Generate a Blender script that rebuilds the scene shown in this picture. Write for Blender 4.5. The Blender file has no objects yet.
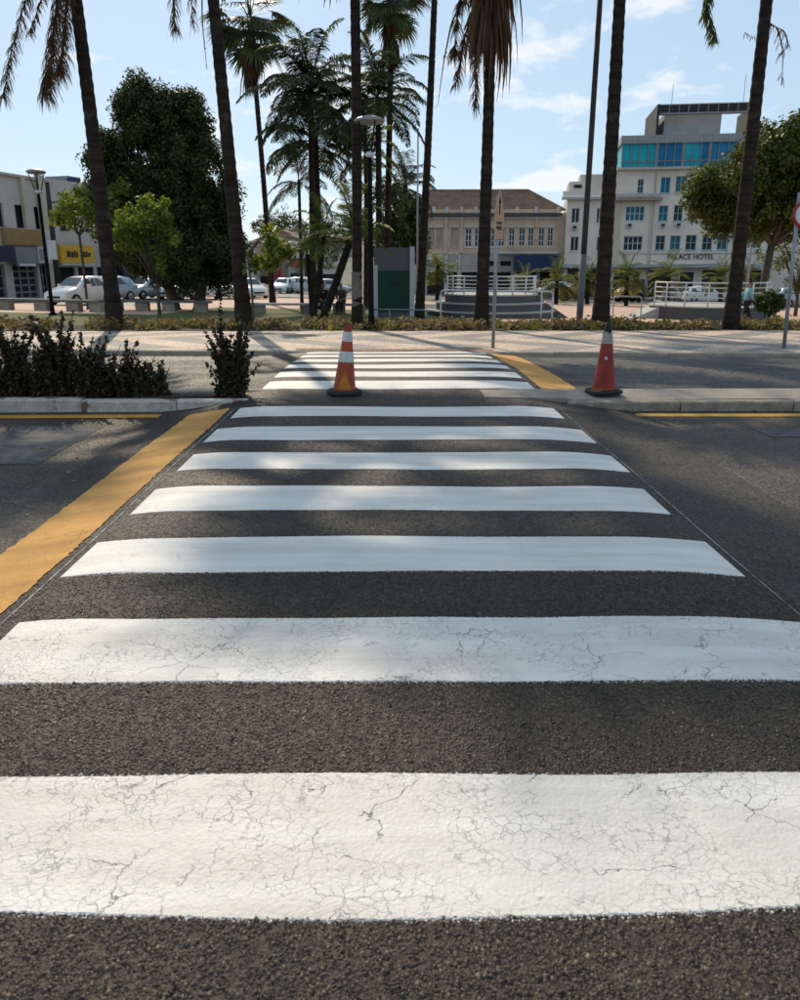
import bpy, bmesh, math, random
import numpy as np
from mathutils import Vector, Matrix

# ------------------------------------------------------------------ camera, sky, sun, exposure
H = 1.35
PITCH = math.atan(235.0 / 800.0)
YAW = -math.radians(0.62)
SUN_AZ, SUN_EL = math.radians(-16.0), math.radians(36.0)
scene = bpy.context.scene
col = scene.collection
cam_data = bpy.data.cameras.new('camera')
cam_data.sensor_fit = 'HORIZONTAL'
cam_data.sensor_width = 36.0
cam_data.lens = 36.0
cam_data.clip_start = 0.05
cam_data.clip_end = 6000
cam_data.dof.use_dof = True
cam_data.dof.focus_distance = 5.0
cam_data.dof.aperture_fstop = 8.0
cam = bpy.data.objects.new('camera', cam_data)
cam.location = (0, 0, H)
cam.rotation_euler = (math.pi / 2 - PITCH, 0, YAW)
col.objects.link(cam)
scene.camera = cam

world = bpy.data.worlds.new('World')
scene.world = world
world.use_nodes = True
wn, wl = world.node_tree.nodes, world.node_tree.links
wn.clear()
w_out = wn.new('ShaderNodeOutputWorld')
w_bg = wn.new('ShaderNodeBackground')
w_bg.inputs['Strength'].default_value = 0.11
sky = wn.new('ShaderNodeTexSky')
sky.sky_type = 'NISHITA'
sky.sun_disc = False
sky.sun_elevation = SUN_EL
sky.sun_rotation = SUN_AZ
sky.altitude = 500
sky.air_density = 1.0
sky.dust_density = 0.6
sky.ozone_density = 1.6
# thin cumulus: noise on a plane of cloud overhead, the same all round the sky
tc = wn.new('ShaderNodeTexCoord')
sep = wn.new('ShaderNodeSeparateXYZ'); wl.new(tc.outputs['Generated'], sep.inputs[0])
zz = wn.new('ShaderNodeMath'); zz.operation = 'ADD'; zz.inputs[1].default_value = 0.22; wl.new(sep.outputs['Z'], zz.inputs[0])
zm = wn.new('ShaderNodeMath'); zm.operation = 'MAXIMUM'; zm.inputs[1].default_value = 0.12; wl.new(zz.outputs[0], zm.inputs[0])
dx = wn.new('ShaderNodeMath'); dx.operation = 'DIVIDE'; wl.new(sep.outputs['X'], dx.inputs[0]); wl.new(zm.outputs[0], dx.inputs[1])
dy = wn.new('ShaderNodeMath'); dy.operation = 'DIVIDE'; wl.new(sep.outputs['Y'], dy.inputs[0]); wl.new(zm.outputs[0], dy.inputs[1])
cb = wn.new('ShaderNodeCombineXYZ'); wl.new(dx.outputs[0], cb.inputs[0]); wl.new(dy.outputs[0], cb.inputs[1])
cb.inputs[2].default_value = 7.1
cn = wn.new('ShaderNodeTexNoise'); cn.inputs['Scale'].default_value = 2.7; cn.inputs['Detail'].default_value = 9
cn.inputs['Roughness'].default_value = 0.6; cn.inputs['Distortion'].default_value = 0.15
wl.new(cb.outputs[0], cn.inputs['Vector'])
cr = wn.new('ShaderNodeValToRGB'); wl.new(cn.outputs['Fac'], cr.inputs[0])
cr.color_ramp.elements[0].position = 0.55; cr.color_ramp.elements[0].color = (0.0, 0.0, 0.0, 1)
cr.color_ramp.elements[1].position = 0.65; cr.color_ramp.elements[1].color = (0.72, 0.72, 0.72, 1)
# a thin bright veil of haze over the whole dome
veil = wn.new('ShaderNodeMix'); veil.data_type = 'RGBA'; veil.inputs[0].default_value = 0.70
wl.new(sky.outputs[0], veil.inputs[6]); veil.inputs[7].default_value = (4.3, 5.6, 6.8, 1)
cm = wn.new('ShaderNodeMix'); cm.data_type = 'RGBA'
wl.new(cr.outputs[0], cm.inputs[0]); wl.new(veil.outputs[2], cm.inputs[6])
cm.inputs[7].default_value = (7.9, 8.0, 8.1, 1)
wl.new(cm.outputs[2], w_bg.inputs['Color'])
wl.new(w_bg.outputs[0], w_out.inputs[0])

sun_data = bpy.data.lights.new('sun', 'SUN')
sun_data.energy = 3.3
sun_data.angle = math.radians(0.55)
sun_data.color = (1.0, 0.85, 0.64)
sun = bpy.data.objects.new('sun', sun_data)
sun_dir = Vector((math.sin(SUN_AZ) * math.cos(SUN_EL), math.cos(SUN_AZ) * math.cos(SUN_EL), math.sin(SUN_EL)))
sun.rotation_euler = (-sun_dir).to_track_quat('-Z', 'Y').to_euler()
sun.location = sun_dir * 60
col.objects.link(sun)

scene.view_settings.view_transform = 'Standard'
scene.view_settings.look = 'None'
scene.view_settings.gamma = 1.0
scene.view_settings.use_curve_mapping = False
scene.view_settings.exposure = 0.22
scene.render.engine = 'CYCLES'
scene.cycles.use_denoising = True
scene.cycles.max_bounces = 6
scene.cycles.transparent_max_bounces = 8

# ------------------------------------------------------------------ pixel directions (800 x 1000 frame)
CP, SP, CY, SY = math.cos(PITCH), math.sin(PITCH), math.cos(YAW), math.sin(YAW)
FWD = Vector((-SY * CP, CY * CP, -SP)); RGT = Vector((CY, SY, 0)); UPV = RGT.cross(FWD)
CAMV = Vector((0, 0, H))
def ray(px, py): return FWD * 800 + RGT * (px - 400) - UPV * (py - 500)
def P(px, py, Y):
    d = ray(px, py); return CAMV + d * (Y / d.y)
def G(px, py, z=0.0):
    d = ray(px, py); return CAMV + d * ((z - H) / d.z)
def proj(p):
    d = Vector(p) - CAMV
    f = d.dot(FWD)
    return 400 + 800 * d.dot(RGT) / f, 500 - 800 * d.dot(UPV) / f

def lerp_tab(t, y):
    if y <= t[0][0]: return t[0][1]
    for (a, za), (b, zb) in zip(t, t[1:]):
        if y <= b: return za + (zb - za) * (y - a) / (b - a)
    return t[-1][1]
TZ = [(9.06, 0), (10.1, -.002), (11.1, -.014), (12.1, -.042), (13.1, -.08), (14.1, -.122), (14.6, -.14)]
GZ = [(14.5, -.14), (20.8, -.27), (33, -.75), (45, -1.05), (90, -1.7), (400, -2.4)]
def tz(y): return lerp_tab(TZ, y)
def gz(x, y):
    s = min(1, max(0, (y - 20.8) / 12.2))
    return lerp_tab(GZ, y) - .018 * max(-60, min(60, x)) * s
def place(px, Y):
    py = 305
    for _ in range(6):
        p = P(px, py, Y); z = gz(p.x, Y); py = proj((p.x, Y, z))[1]
    return Vector((p.x, Y, z))

# ------------------------------------------------------------------ materials
def new_mat(name):
    m = bpy.data.materials.new(name); m.use_nodes = True
    n, l = m.node_tree.nodes, m.node_tree.links
    return m, n, l, n['Principled BSDF'], n['Material Output']
def rgb(c): return (c[0], c[1], c[2], 1)
def ramp(n, l, src, p0, c0, p1, c1, extra=()):
    r = n.new('ShaderNodeValToRGB'); e = r.color_ramp.elements
    e[0].position, e[0].color = p0, rgb(c0) if len(c0) == 3 else c0
    e[1].position, e[1].color = p1, rgb(c1) if len(c1) == 3 else c1
    for p, c in extra:
        q = e.new(p); q.color = rgb(c)
    l.new(src, r.inputs[0]); return r.outputs[0]
def noise(n, l, vec, scale, detail=4, rough=.55, dist=0):
    t = n.new('ShaderNodeTexNoise'); t.inputs['Scale'].default_value = scale
    t.inputs['Detail'].default_value = detail; t.inputs['Roughness'].default_value = rough
    t.inputs['Distortion'].default_value = dist
    l.new(vec, t.inputs['Vector']); return t
def voro(n, l, vec, scale, feature='F1', rand=1.0):
    t = n.new('ShaderNodeTexVoronoi'); t.feature = feature; t.inputs['Scale'].default_value = scale
    t.inputs['Randomness'].default_value = rand
    l.new(vec, t.inputs['Vector']); return t
def mixc(n, l, fac, a, b, mode='MIX'):
    m = n.new('ShaderNodeMix'); m.data_type = 'RGBA'; m.blend_type = mode
    for i, v in ((0, fac), (6, a), (7, b)):
        if isinstance(v, (int, float)): m.inputs[i].default_value = v
        elif isinstance(v, tuple): m.inputs[i].default_value = rgb(v)
        else: l.new(v, m.inputs[i])
    return m.outputs[2]
def math_(n, l, op, a, b=None, clamp=False):
    m = n.new('ShaderNodeMath'); m.operation = op; m.use_clamp = clamp
    for i, v in ((0, a), (1, b)):
        if v is None: continue
        if isinstance(v, (int, float)): m.inputs[i].default_value = v
        else: l.new(v, m.inputs[i])
    return m.outputs[0]
def bump(n, l, b, height, strength, dist, prev=None):
    k = n.new('ShaderNodeBump'); k.inputs['Strength'].default_value = strength; k.inputs['Distance'].default_value = dist
    l.new(height, k.inputs['Height'])
    if prev is not None: l.new(prev, k.inputs['Normal'])
    if b is not None: l.new(k.outputs[0], b.inputs['Normal'])
    return k.outputs[0]
def objco(n):
    t = n.new('ShaderNodeTexCoord'); return t.outputs['Object']

def mat(name, c, rough=.8, var=.25, scale=6, bmp=0, bscale=40, metal=0, spec=.4, c2=None, island=0):
    m, n, l, b, o = new_mat(name)
    v = objco(n)
    t = noise(n, l, v, scale, 5)
    c2 = c2 or tuple(x * (1 - var) for x in c)
    out = ramp(n, l, t.outputs['Fac'], .35, c2, .65, c)
    if island:
        g = n.new('ShaderNodeNewGeometry')
        k = ramp(n, l, g.outputs['Random Per Island'], 0, (1 - island,) * 3, 1, (1 + island * .6,) * 3)
        out = mixc(n, l, 1.0, out, k, 'MULTIPLY')
    l.new(out, b.inputs['Base Color'])
    b.inputs['Roughness'].default_value = rough
    b.inputs['Metallic'].default_value = metal
    b.inputs['Specular IOR Level'].default_value = spec
    if bmp: bump(n, l, b, noise(n, l, v, bscale, 6).outputs['Fac'], bmp, .02)
    return m

def leaf_mat(name, ca, cb_, trans=.35, rough=.55, cc=None):
    m, n, l, b, o = new_mat(name)
    g = n.new('ShaderNodeNewGeometry')
    ex = ((.5, cc),) if cc else ()
    c = ramp(n, l, g.outputs['Random Per Island'], 0.0, ca, 1.0, cb_, ex)
    t = noise(n, l, objco(n), .9, 3)
    c = mixc(n, l, 1.0, c, ramp(n, l, t.outputs['Fac'], .35, (.7, .7, .7), .65, (1.15, 1.15, 1.1)), 'MULTIPLY')
    l.new(c, b.inputs['Base Color']); b.inputs['Roughness'].default_value = rough
    b.inputs['Specular IOR Level'].default_value = .35
    tr = n.new('ShaderNodeBsdfTranslucent'); l.new(mixc(n, l, 1.0, c, (1.5, 1.5, .7), 'MULTIPLY'), tr.inputs['Color'])
    ms = n.new('ShaderNodeMixShader'); ms.inputs[0].default_value = trans
    l.new(b.outputs[0], ms.inputs[1]); l.new(tr.outputs[0], ms.inputs[2]); l.new(ms.outputs[0], o.inputs['Surface'])
    return m

def chip_normal(n, l, vec, scale, k):
    """a random tilt for every chip of aggregate: its facets catch the light one by one"""
    vo = voro(n, l, vec, scale)
    s1 = n.new('ShaderNodeVectorMath'); s1.operation = 'SUBTRACT'; s1.inputs[1].default_value = (.5, .5, .5); l.new(vo.outputs['Color'], s1.inputs[0])
    s2 = n.new('ShaderNodeVectorMath'); s2.operation = 'SCALE'; s2.inputs['Scale'].default_value = k; l.new(s1.outputs[0], s2.inputs[0])
    return vo, s2.outputs[0]
def asphalt(name, dark, light, stone=85, tint=(.05, .042, .034), dust=.5, patch=.35, tilt=1.0):
    m, n, l, b, o = new_mat(name)
    v = objco(n)
    w = noise(n, l, v, 160, 2)
    vm = n.new('ShaderNodeVectorMath'); vm.operation = 'SCALE'; vm.inputs['Scale'].default_value = .006; l.new(w.outputs['Color'], vm.inputs[0])
    vd = n.new('ShaderNodeVectorMath'); vd.operation = 'ADD'; l.new(v, vd.inputs[0]); l.new(vm.outputs[0], vd.inputs[1]); vd = vd.outputs[0]
    vo, t1 = chip_normal(n, l, vd, stone, 1.5 * tilt)
    vo2, t2 = chip_normal(n, l, vd, stone * 2.4, 1.1 * tilt)
    big = noise(n, l, v, .55, 6, .6); mid = noise(n, l, v, 5, 6, .65)
    c = ramp(n, l, vo.outputs['Color'], .15, dark, .95, light)
    c = mixc(n, l, .45, c, ramp(n, l, vo2.outputs['Color'], .1, dark, .9, light))
    pit = noise(n, l, v, stone * 1.3, 3, .65)
    ve = voro(n, l, vd, stone, 'DISTANCE_TO_EDGE')
    c = mixc(n, l, ramp(n, l, pit.outputs['Fac'], .36, (.85,) * 3, .5, (0,) * 3), c, tuple(x * .4 for x in dark))
    c = mixc(n, l, ramp(n, l, ve.outputs['Distance'], .02, (.8,) * 3, .14, (0,) * 3), c, tuple(x * .35 for x in dark))
    c = mixc(n, l, ramp(n, l, big.outputs['Fac'], .35, (0,) * 3, .72, (dust,) * 3), c, tint)
    c = mixc(n, l, 1.0, c, ramp(n, l, mid.outputs['Fac'], .3, (1 - patch,) * 3, .7, (1.2,) * 3), 'MULTIPLY')
    wn_ = n.new('ShaderNodeTexWhiteNoise'); l.new(vo2.outputs['Color'], wn_.inputs['Vector'])
    c = mixc(n, l, ramp(n, l, wn_.outputs['Value'], .990, (0,) * 3, .994, (.55,) * 3), c, (.24, .22, .19))
    mp0 = n.new('ShaderNodeMapping'); mp0.inputs['Scale'].default_value = (.1, 1.1, 1); mp0.inputs['Location'].default_value = (3, 5, 0); l.new(v, mp0.inputs['Vector'])
    c = mixc(n, l, 1.0, c, ramp(n, l, noise(n, l, mp0.outputs[0], 1.0, 5, .6).outputs['Fac'], .32, (.72,) * 3, .68, (1.25,) * 3), 'MULTIPLY')
    l.new(c, b.inputs['Base Color'])
    mp = n.new('ShaderNodeMapping'); mp.inputs['Scale'].default_value = (.12, 1.5, 1); l.new(v, mp.inputs['Vector'])
    trk = noise(n, l, mp.outputs[0], 1.0, 4, .6)
    b.inputs['Specular IOR Level'].default_value = .36
    l.new(ramp(n, l, trk.outputs['Fac'], .35, (.66,) * 3, .65, (.5,) * 3), b.inputs['Roughness'])
    gm = n.new('ShaderNodeNewGeometry')
    s = n.new('ShaderNodeVectorMath'); s.operation = 'ADD'; l.new(t1, s.inputs[0]); l.new(t2, s.inputs[1])
    s2 = n.new('ShaderNodeVectorMath'); s2.operation = 'ADD'; l.new(gm.outputs['Normal'], s2.inputs[0]); l.new(s.outputs[0], s2.inputs[1])
    nn = n.new('ShaderNodeVectorMath'); nn.operation = 'NORMALIZE'; l.new(s2.outputs[0], nn.inputs[0])
    n1 = bump(n, l, None, pit.outputs['Fac'], .8, .012, nn.outputs[0])
    bump(n, l, b, noise(n, l, v, 260, 3).outputs['Fac'], .5, .003, n1)
    return m

def road_paint(name, base, under, crack=1.0, wear=.5, worn_c=None, rough=.6):
    m, n, l, b, o = new_mat(name)
    v = objco(n)
    w = noise(n, l, v, 7, 5, .62)
    vm = n.new('ShaderNodeVectorMath'); vm.operation = 'SCALE'; vm.inputs['Scale'].default_value = .13
    l.new(w.outputs['Color'], vm.inputs[0])
    va = n.new('ShaderNodeVectorMath'); va.operation = 'ADD'; l.new(v, va.inputs[0]); l.new(vm.outputs[0], va.inputs[1])
    wf = noise(n, l, v, 42, 3, .6)
    vm2 = n.new('ShaderNodeVectorMath'); vm2.operation = 'SCALE'; vm2.inputs['Scale'].default_value = .014
    l.new(wf.outputs['Color'], vm2.inputs[0])
    vb = n.new('ShaderNodeVectorMath'); vb.operation = 'ADD'; l.new(va.outputs[0], vb.inputs[0]); l.new(vm2.outputs[0], vb.inputs[1])
    c1 = voro(n, l, vb.outputs[0], 4.2, 'DISTANCE_TO_EDGE')
    c2 = voro(n, l, vb.outputs[0], 27.0, 'DISTANCE_TO_EDGE')
    m1 = noise(n, l, v, 2.6, 3); m2 = noise(n, l, v, 3.3, 4); 
    sep_ = n.new('ShaderNodeVectorMath'); sep_.operation = 'ADD'; sep_.inputs[1].default_value = (7.3, 2.1, 0); l.new(v, sep_.inputs[0])
    m1 = noise(n, l, sep_.outputs[0], 3.1, 4, .6)
    k1 = math_(n, l, 'MULTIPLY', ramp(n, l, c1.outputs['Distance'], .0, (1,) * 3, .0075, (0,) * 3),
               ramp(n, l, m1.outputs['Fac'], .49, (0,) * 3, .56, (1,) * 3))
    k2 = math_(n, l, 'MULTIPLY', ramp(n, l, c2.outputs['Distance'], .0, (.42,) * 3, .035, (0,) * 3),
               ramp(n, l, m2.outputs['Fac'], .40, (0,) * 3, .56, (1,) * 3))
    k = math_(n, l, 'MULTIPLY', math_(n, l, 'MULTIPLY', math_(n, l, 'MAXIMUM', k1, k2), ramp(n, l, noise(n, l, v, 19, 3, .6).outputs['Fac'], .36, (.12,) * 3, .56, (1,) * 3)), crack, True)
    t = noise(n, l, v, 1.7, 6, .6)
    bc = ramp(n, l, t.outputs['Fac'], .3, tuple(x * (.84 if base[2] > .5 else .68) for x in base), .7, base)
    f = noise(n, l, v, 34, 6, .7)
    wmask = ramp(n, l, f.outputs['Fac'], .60 + .12 * (1 - wear), (0,) * 3, .76, (wear,) * 3)
    mp = n.new('ShaderNodeMapping'); mp.inputs['Scale'].default_value = (.5, 4.0, 1); l.new(v, mp.inputs['Vector'])
    tyre = noise(n, l, mp.outputs[0], 1.6, 6, .65)
    bc = mixc(n, l, 1.0, bc, ramp(n, l, tyre.outputs['Fac'], .34, (.80, .785, .77), .62, (1.0, 1.0, 1.0)), 'MULTIPLY')
    bc = mixc(n, l, wmask, bc, worn_c or under)
    bc = mixc(n, l, k, bc, under)
    l.new(bc, b.inputs['Base Color'])
    b.inputs['Roughness'].default_value = rough
    b.inputs['Specular IOR Level'].default_value = .3
    vo = voro(n, l, v, 80, 'SMOOTH_F1')
    n1 = bump(n, l, None, math_(n, l, 'MULTIPLY', vo.outputs['Distance'], -1.0), .3, .006)
    n3 = bump(n, l, None, noise(n, l, v, 95, 3, .6).outputs['Fac'], .5, .006, n1)
    bump(n, l, b, math_(n, l, 'MULTIPLY', k, -1.0), .8, .006, n3)
    return m

M = {}
M['asphalt_new'] = asphalt('asphalt_new', (.020, .0155, .0115), (.095, .069, .046), 85, (.066, .045, .029), .6)
M['asphalt_old'] = asphalt('asphalt_old', (.026, .023, .020), (.10, .082, .064), 70, (.115, .088, .062), .8, .4)
M['asphalt_far'] = asphalt('asphalt_far', (.05, .05, .05), (.10, .098, .094), 50, (.09, .085, .075), .5, .25)
M['white_paint'] = road_paint('white_paint', (.77, .735, .68), (.06, .057, .055), 1.0, .16)
M['white_paint_clean'] = road_paint('white_paint_clean', (.77, .745, .70), (.09, .085, .08), .3, .12)
M['chalk'] = mat('chalk', (.50, .50, .50), .9, .8, 14)
M['faded_paint'] = mat('faded_paint', (.105, .105, .105), .9, .55, 9, .4, 90)
M['orange_paint'] = road_paint('orange_paint', (.68, .355, .095), (.11, .08, .055), .6, 1.0, (.30, .185, .09), .85)
M['yellow_line'] = road_paint('yellow_line', (.58, .30, .045), (.08, .07, .05), .3, 1.0, (.20, .135, .06), .85)
M['concrete'] = mat('concrete', (.34, .295, .24), .9, .3, 3, .5, 60)
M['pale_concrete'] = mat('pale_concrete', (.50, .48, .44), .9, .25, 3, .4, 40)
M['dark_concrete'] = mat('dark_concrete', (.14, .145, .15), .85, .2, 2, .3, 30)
M['kerb_stone'] = mat('kerb_stone', (.40, .34, .27), .9, .35, 4, .6, 50)
M['soil'] = mat('soil', (.05, .035, .024), .95, .5, 8, 1, 60)
M['grass'] = mat('grass', (.085, .115, .025), .95, .5, 1.2, .8, 80, c2=(.12, .10, .04))
M['earth'] = mat('earth', (.16, .13, .10), .95, .3, .3)
M['black_metal'] = mat('black_metal', (.008, .008, .008), .8, .2, 5, spec=.1)
M['grey_metal'] = mat('grey_metal', (.30, .31, .32), .5, .2, 5, metal=.4)
M['pale_metal'] = mat('pale_metal', (.62, .63, .64), .45, .15, 5)
M['rubber'] = mat('rubber', (.022, .021, .02), .8, .4, 20, .3)
M['trunk'] = mat('trunk', (.048, .034, .025), .95, .55, 5, 1, 22)
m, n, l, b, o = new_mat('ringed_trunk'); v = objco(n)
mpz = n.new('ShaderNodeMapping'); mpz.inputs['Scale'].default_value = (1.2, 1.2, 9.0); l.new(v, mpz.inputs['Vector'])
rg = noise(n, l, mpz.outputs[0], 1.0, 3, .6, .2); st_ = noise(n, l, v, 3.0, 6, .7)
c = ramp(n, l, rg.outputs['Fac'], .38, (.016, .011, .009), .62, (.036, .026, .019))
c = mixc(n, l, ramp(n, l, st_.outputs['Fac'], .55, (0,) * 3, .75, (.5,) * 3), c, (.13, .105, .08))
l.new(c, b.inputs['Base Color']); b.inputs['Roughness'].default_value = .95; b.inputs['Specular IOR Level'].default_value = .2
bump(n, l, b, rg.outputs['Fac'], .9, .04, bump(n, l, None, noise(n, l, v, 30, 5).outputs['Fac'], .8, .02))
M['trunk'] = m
M['trunk_base'] = mat('trunk_base', (.20, .175, .15), .95, .35, 6, .8, 30)
M['bark'] = mat('bark', (.11, .085, .062), .95, .4, 6, 1, 20)
M['palm_green'] = leaf_mat('palm_green', (.045, .07, .018), (.11, .13, .03), .3)
M['palm_gold'] = leaf_mat('palm_gold', (.08, .11, .02), (.20, .20, .04), .4)
M['palm_dark'] = leaf_mat('palm_dark', (.028, .048, .016), (.065, .085, .025), .25)
M['thatch'] = leaf_mat('thatch', (.045, .025, .015), (.14, .078, .045), .22, .85)
M['ficus'] = leaf_mat('ficus', (.016, .032, .007), (.075, .10, .02), .2, .55)
M['light_leaf'] = leaf_mat('light_leaf', (.08, .12, .02), (.21, .24, .045), .45)
M['right_leaf'] = leaf_mat('right_leaf', (.03, .054, .011), (.135, .15, .028), .36, .5)
M['shrub_leaf'] = leaf_mat('shrub_leaf', (.014, .022, .008), (.042, .052, .016), .2, .55, (.042, .022, .013))
M['topiary'] = leaf_mat('topiary', (.03, .055, .012), (.075, .11, .022), .25)
M['cover_leaf'] = leaf_mat('cover_leaf', (.11, .075, .04), (.34, .25, .15), .25, .85, (.20, .15, .08))
M['cover_green'] = leaf_mat('cover_green', (.09, .10, .03), (.22, .19, .06), .35, .8)
M['flower_red'] = mat('flower_red', (.25, .03, .03), .7)

# ------------------------------------------------------------------ mesh collecting
class MB:
    def __init__(s): s.v = []; s.f = []
    def add(s, vs, fs):
        k = len(s.v); s.v += [tuple(p) for p in vs]; s.f += [tuple(i + k for i in q) for q in fs]; return s
    def box(s, x0, x1, y0, y1, z0, z1):
        vs = [(x, y, z) for z in (z0, z1) for y in (y0, y1) for x in (x0, x1)]
        return s.add(vs, [(0, 2, 3, 1), (4, 5, 7, 6), (0, 1, 5, 4), (2, 6, 7, 3), (0, 4, 6, 2), (1, 3, 7, 5)])
    def quad(s, a, b, c, d): return s.add([a, b, c, d], [(0, 1, 2, 3)])
    def tube(s, pts, radii, n=8, caps=True):
        pts = [Vector(p) for p in pts]
        if isinstance(radii, (int, float)): radii = [radii] * len(pts)
        vs, fs = [], []
        ref = None
        for i, p in enumerate(pts):
            t = (pts[min(i + 1, len(pts) - 1)] - pts[max(i - 1, 0)]).normalized()
            if ref is None: ref = Vector((0, 0, 1)).cross(t) if abs(t.z) < .9 else Vector((1, 0, 0))
            a = (ref - t * ref.dot(t)).normalized(); b = t.cross(a); ref = a
            for k in range(n):
                w = 2 * math.pi * k / n
                vs.append(p + (a * math.cos(w) + b * math.sin(w)) * radii[i])
        for i in range(len(pts) - 1):
            for k in range(n):
                j = (k + 1) % n
                fs.append((i * n + k, i * n + j, (i + 1) * n + j, (i + 1) * n + k))
        if caps: fs += [tuple(range(n - 1, -1, -1)), tuple((len(pts) - 1) * n + k for k in range(n))]
        return s.add(vs, fs)
    def lathe(s, prof, n=20, c=(0, 0, 0), a0=0.0, a1=2 * math.pi):
        full = abs(a1 - a0 - 2 * math.pi) < 1e-6
        m = n if full else n + 1
        vs = [(c[0] + r * math.cos(a0 + (a1 - a0) * k / n), c[1] + r * math.sin(a0 + (a1 - a0) * k / n), c[2] + z) for r, z in prof for k in range(m)]
        fs = []
        for i in range(len(prof) - 1):
            for k in range(n):
                j = (k + 1) % m
                fs.append((i * m + k, i * m + j, (i + 1) * m + j, (i + 1) * m + k))
        return s.add(vs, fs)
    def prism(s, poly, y0, y1):   # polygon in (x, z), extruded along y
        k = len(poly)
        vs = [(x, y0, z) for x, z in poly] + [(x, y1, z) for x, z in poly]
        fs = [tuple(range(k)), tuple(range(2 * k - 1, k - 1, -1))] + [(i, i + k, (i + 1) % k + k, (i + 1) % k) for i in range(k)]
        return s.add(vs, fs)
    def mesh(s, name, material, smooth=False):
        me = bpy.data.meshes.new(name)
        me.from_pydata(s.v, [], s.f); me.validate()
        if material: me.materials.append(M[material] if isinstance(material, str) else material)
        if smooth: me.polygons.foreach_set('use_smooth', [True] * len(me.polygons))
        return me
    def build(s, name, material, parent=None, smooth=False, loc=None):
        return link(name, s.mesh(name, material, smooth), parent, loc)
def link(name, me, parent=None, loc=None, rot=None):
    o = bpy.data.objects.new(name, me); col.objects.link(o)
    if parent: o.parent = parent
    if loc is not None: o.location = loc
    if rot is not None: o.rotation_euler = rot
    return o
def tag(o, label=None, cat=None, group=None, kind=None):
    if label: o['label'] = label
    if cat: o['category'] = cat
    if group: o['group'] = group
    if kind: o['kind'] = kind
    return o
def thing(name, label, cat, loc=(0, 0, 0), rz=0, group=None):
    o = bpy.data.objects.new(name, None); col.objects.link(o)
    o.empty_display_size = .2
    o.location = loc; o.rotation_euler = (0, 0, rz)
    return tag(o, label, cat, group)
def copy_tree(o, parent=None):
    c = o.copy(); col.objects.link(c); c.parent = parent
    for ch in list(o.children): copy_tree(ch, c)
    return c
def sheet(name, x0, x1, y0, y1, zf, material, nx=40, ny=20, kind='structure', parent=None, ys=None):
    f0 = y0 if callable(y0) else (lambda x: y0)
    f1 = y1 if callable(y1) else (lambda x: y1)
    vs = []
    xs = np.linspace(x0, x1, nx + 1)
    ts = np.linspace(0, 1, ny + 1) if ys is None else ys
    for t in ts:
        for x in xs:
            y = f0(x) + (f1(x) - f0(x)) * t
            vs.append((float(x), float(y), float(zf(x, y))))
    w = nx + 1
    fs = [(j * w + i, j * w + i + 1, (j + 1) * w + i + 1, (j + 1) * w + i) for j in range(len(ts) - 1) for i in range(nx)]
    o = MB().add(vs, fs).build(name, material, parent, True)
    if parent is None: tag(o, kind=kind)
    return o
# ------------------------------------------------------------------ ground, roads, raised crossing, median, pavement
def smooth(t):
    t = max(0.0, min(1.0, t)); return t * t * (3 - 2 * t)
def ramp_drop(x): return smooth((x - 1.18) / 1.4) + smooth((-1.2 - x) / 1.25)
KERB_Y = 8.35
def far_kerb(x): return 14.45 - .05 * x
def near_road_z(x, y): return -.13 + .02 * math.sin(x * .7 + y) * .3
def far_road_z(x, y): return tz(y) - .085
def table_z(x, y): return tz(y) - (.125 if y < 8.6 else .082) * ramp_drop(x) + .006 * math.sin(x * 2.1 + y * 1.3) * math.sin(y * .9 + .5)
gy = sorted(set([-60., -5., 14., 15., 20.8] + [20.8 + 12.2 * k / 8 for k in range(9)] + [45, 60, 75, 90, 140, 250, 400, 900, 3000]))
gx = sorted(set([-3000., -900, -300, -120, -60] + [float(k) for k in range(-56, 57, 4)] + [60, 120, 300, 900, 3000.]))
vs = [(x, y, (gz(x, y) if y > 14.4 else -.3) - .03) for y in gy for x in gx]
w = len(gx)
g = MB().add(vs, [(j * w + i, j * w + i + 1, (j + 1) * w + i + 1, (j + 1) * w + i) for j in range(len(gy) - 1) for i in range(w - 1)]).build('ground', 'earth')
tag(g, kind='structure')

nr = sheet('near_road', -30, 30, -.9, KERB_Y + .02, near_road_z, 'asphalt_old', 60, 10)
fr = sheet('far_road', -40, 40, 8.9, lambda x: far_kerb(x) + .05, far_road_z, 'asphalt_far', 60, 14)
# table: one sheet of new asphalt through both carriageways; its edges run down to the roads
tb = sheet('raised_crossing', -2.36, 2.5, -.9, lambda x: far_kerb(x) - .01, lambda x, y: table_z(x, y) + .004, 'asphalt_new', 70, 150)
sheet('near_pavement', -30, 30, -8, -.9, lambda x, y: .02, 'concrete', 10, 4)

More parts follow.
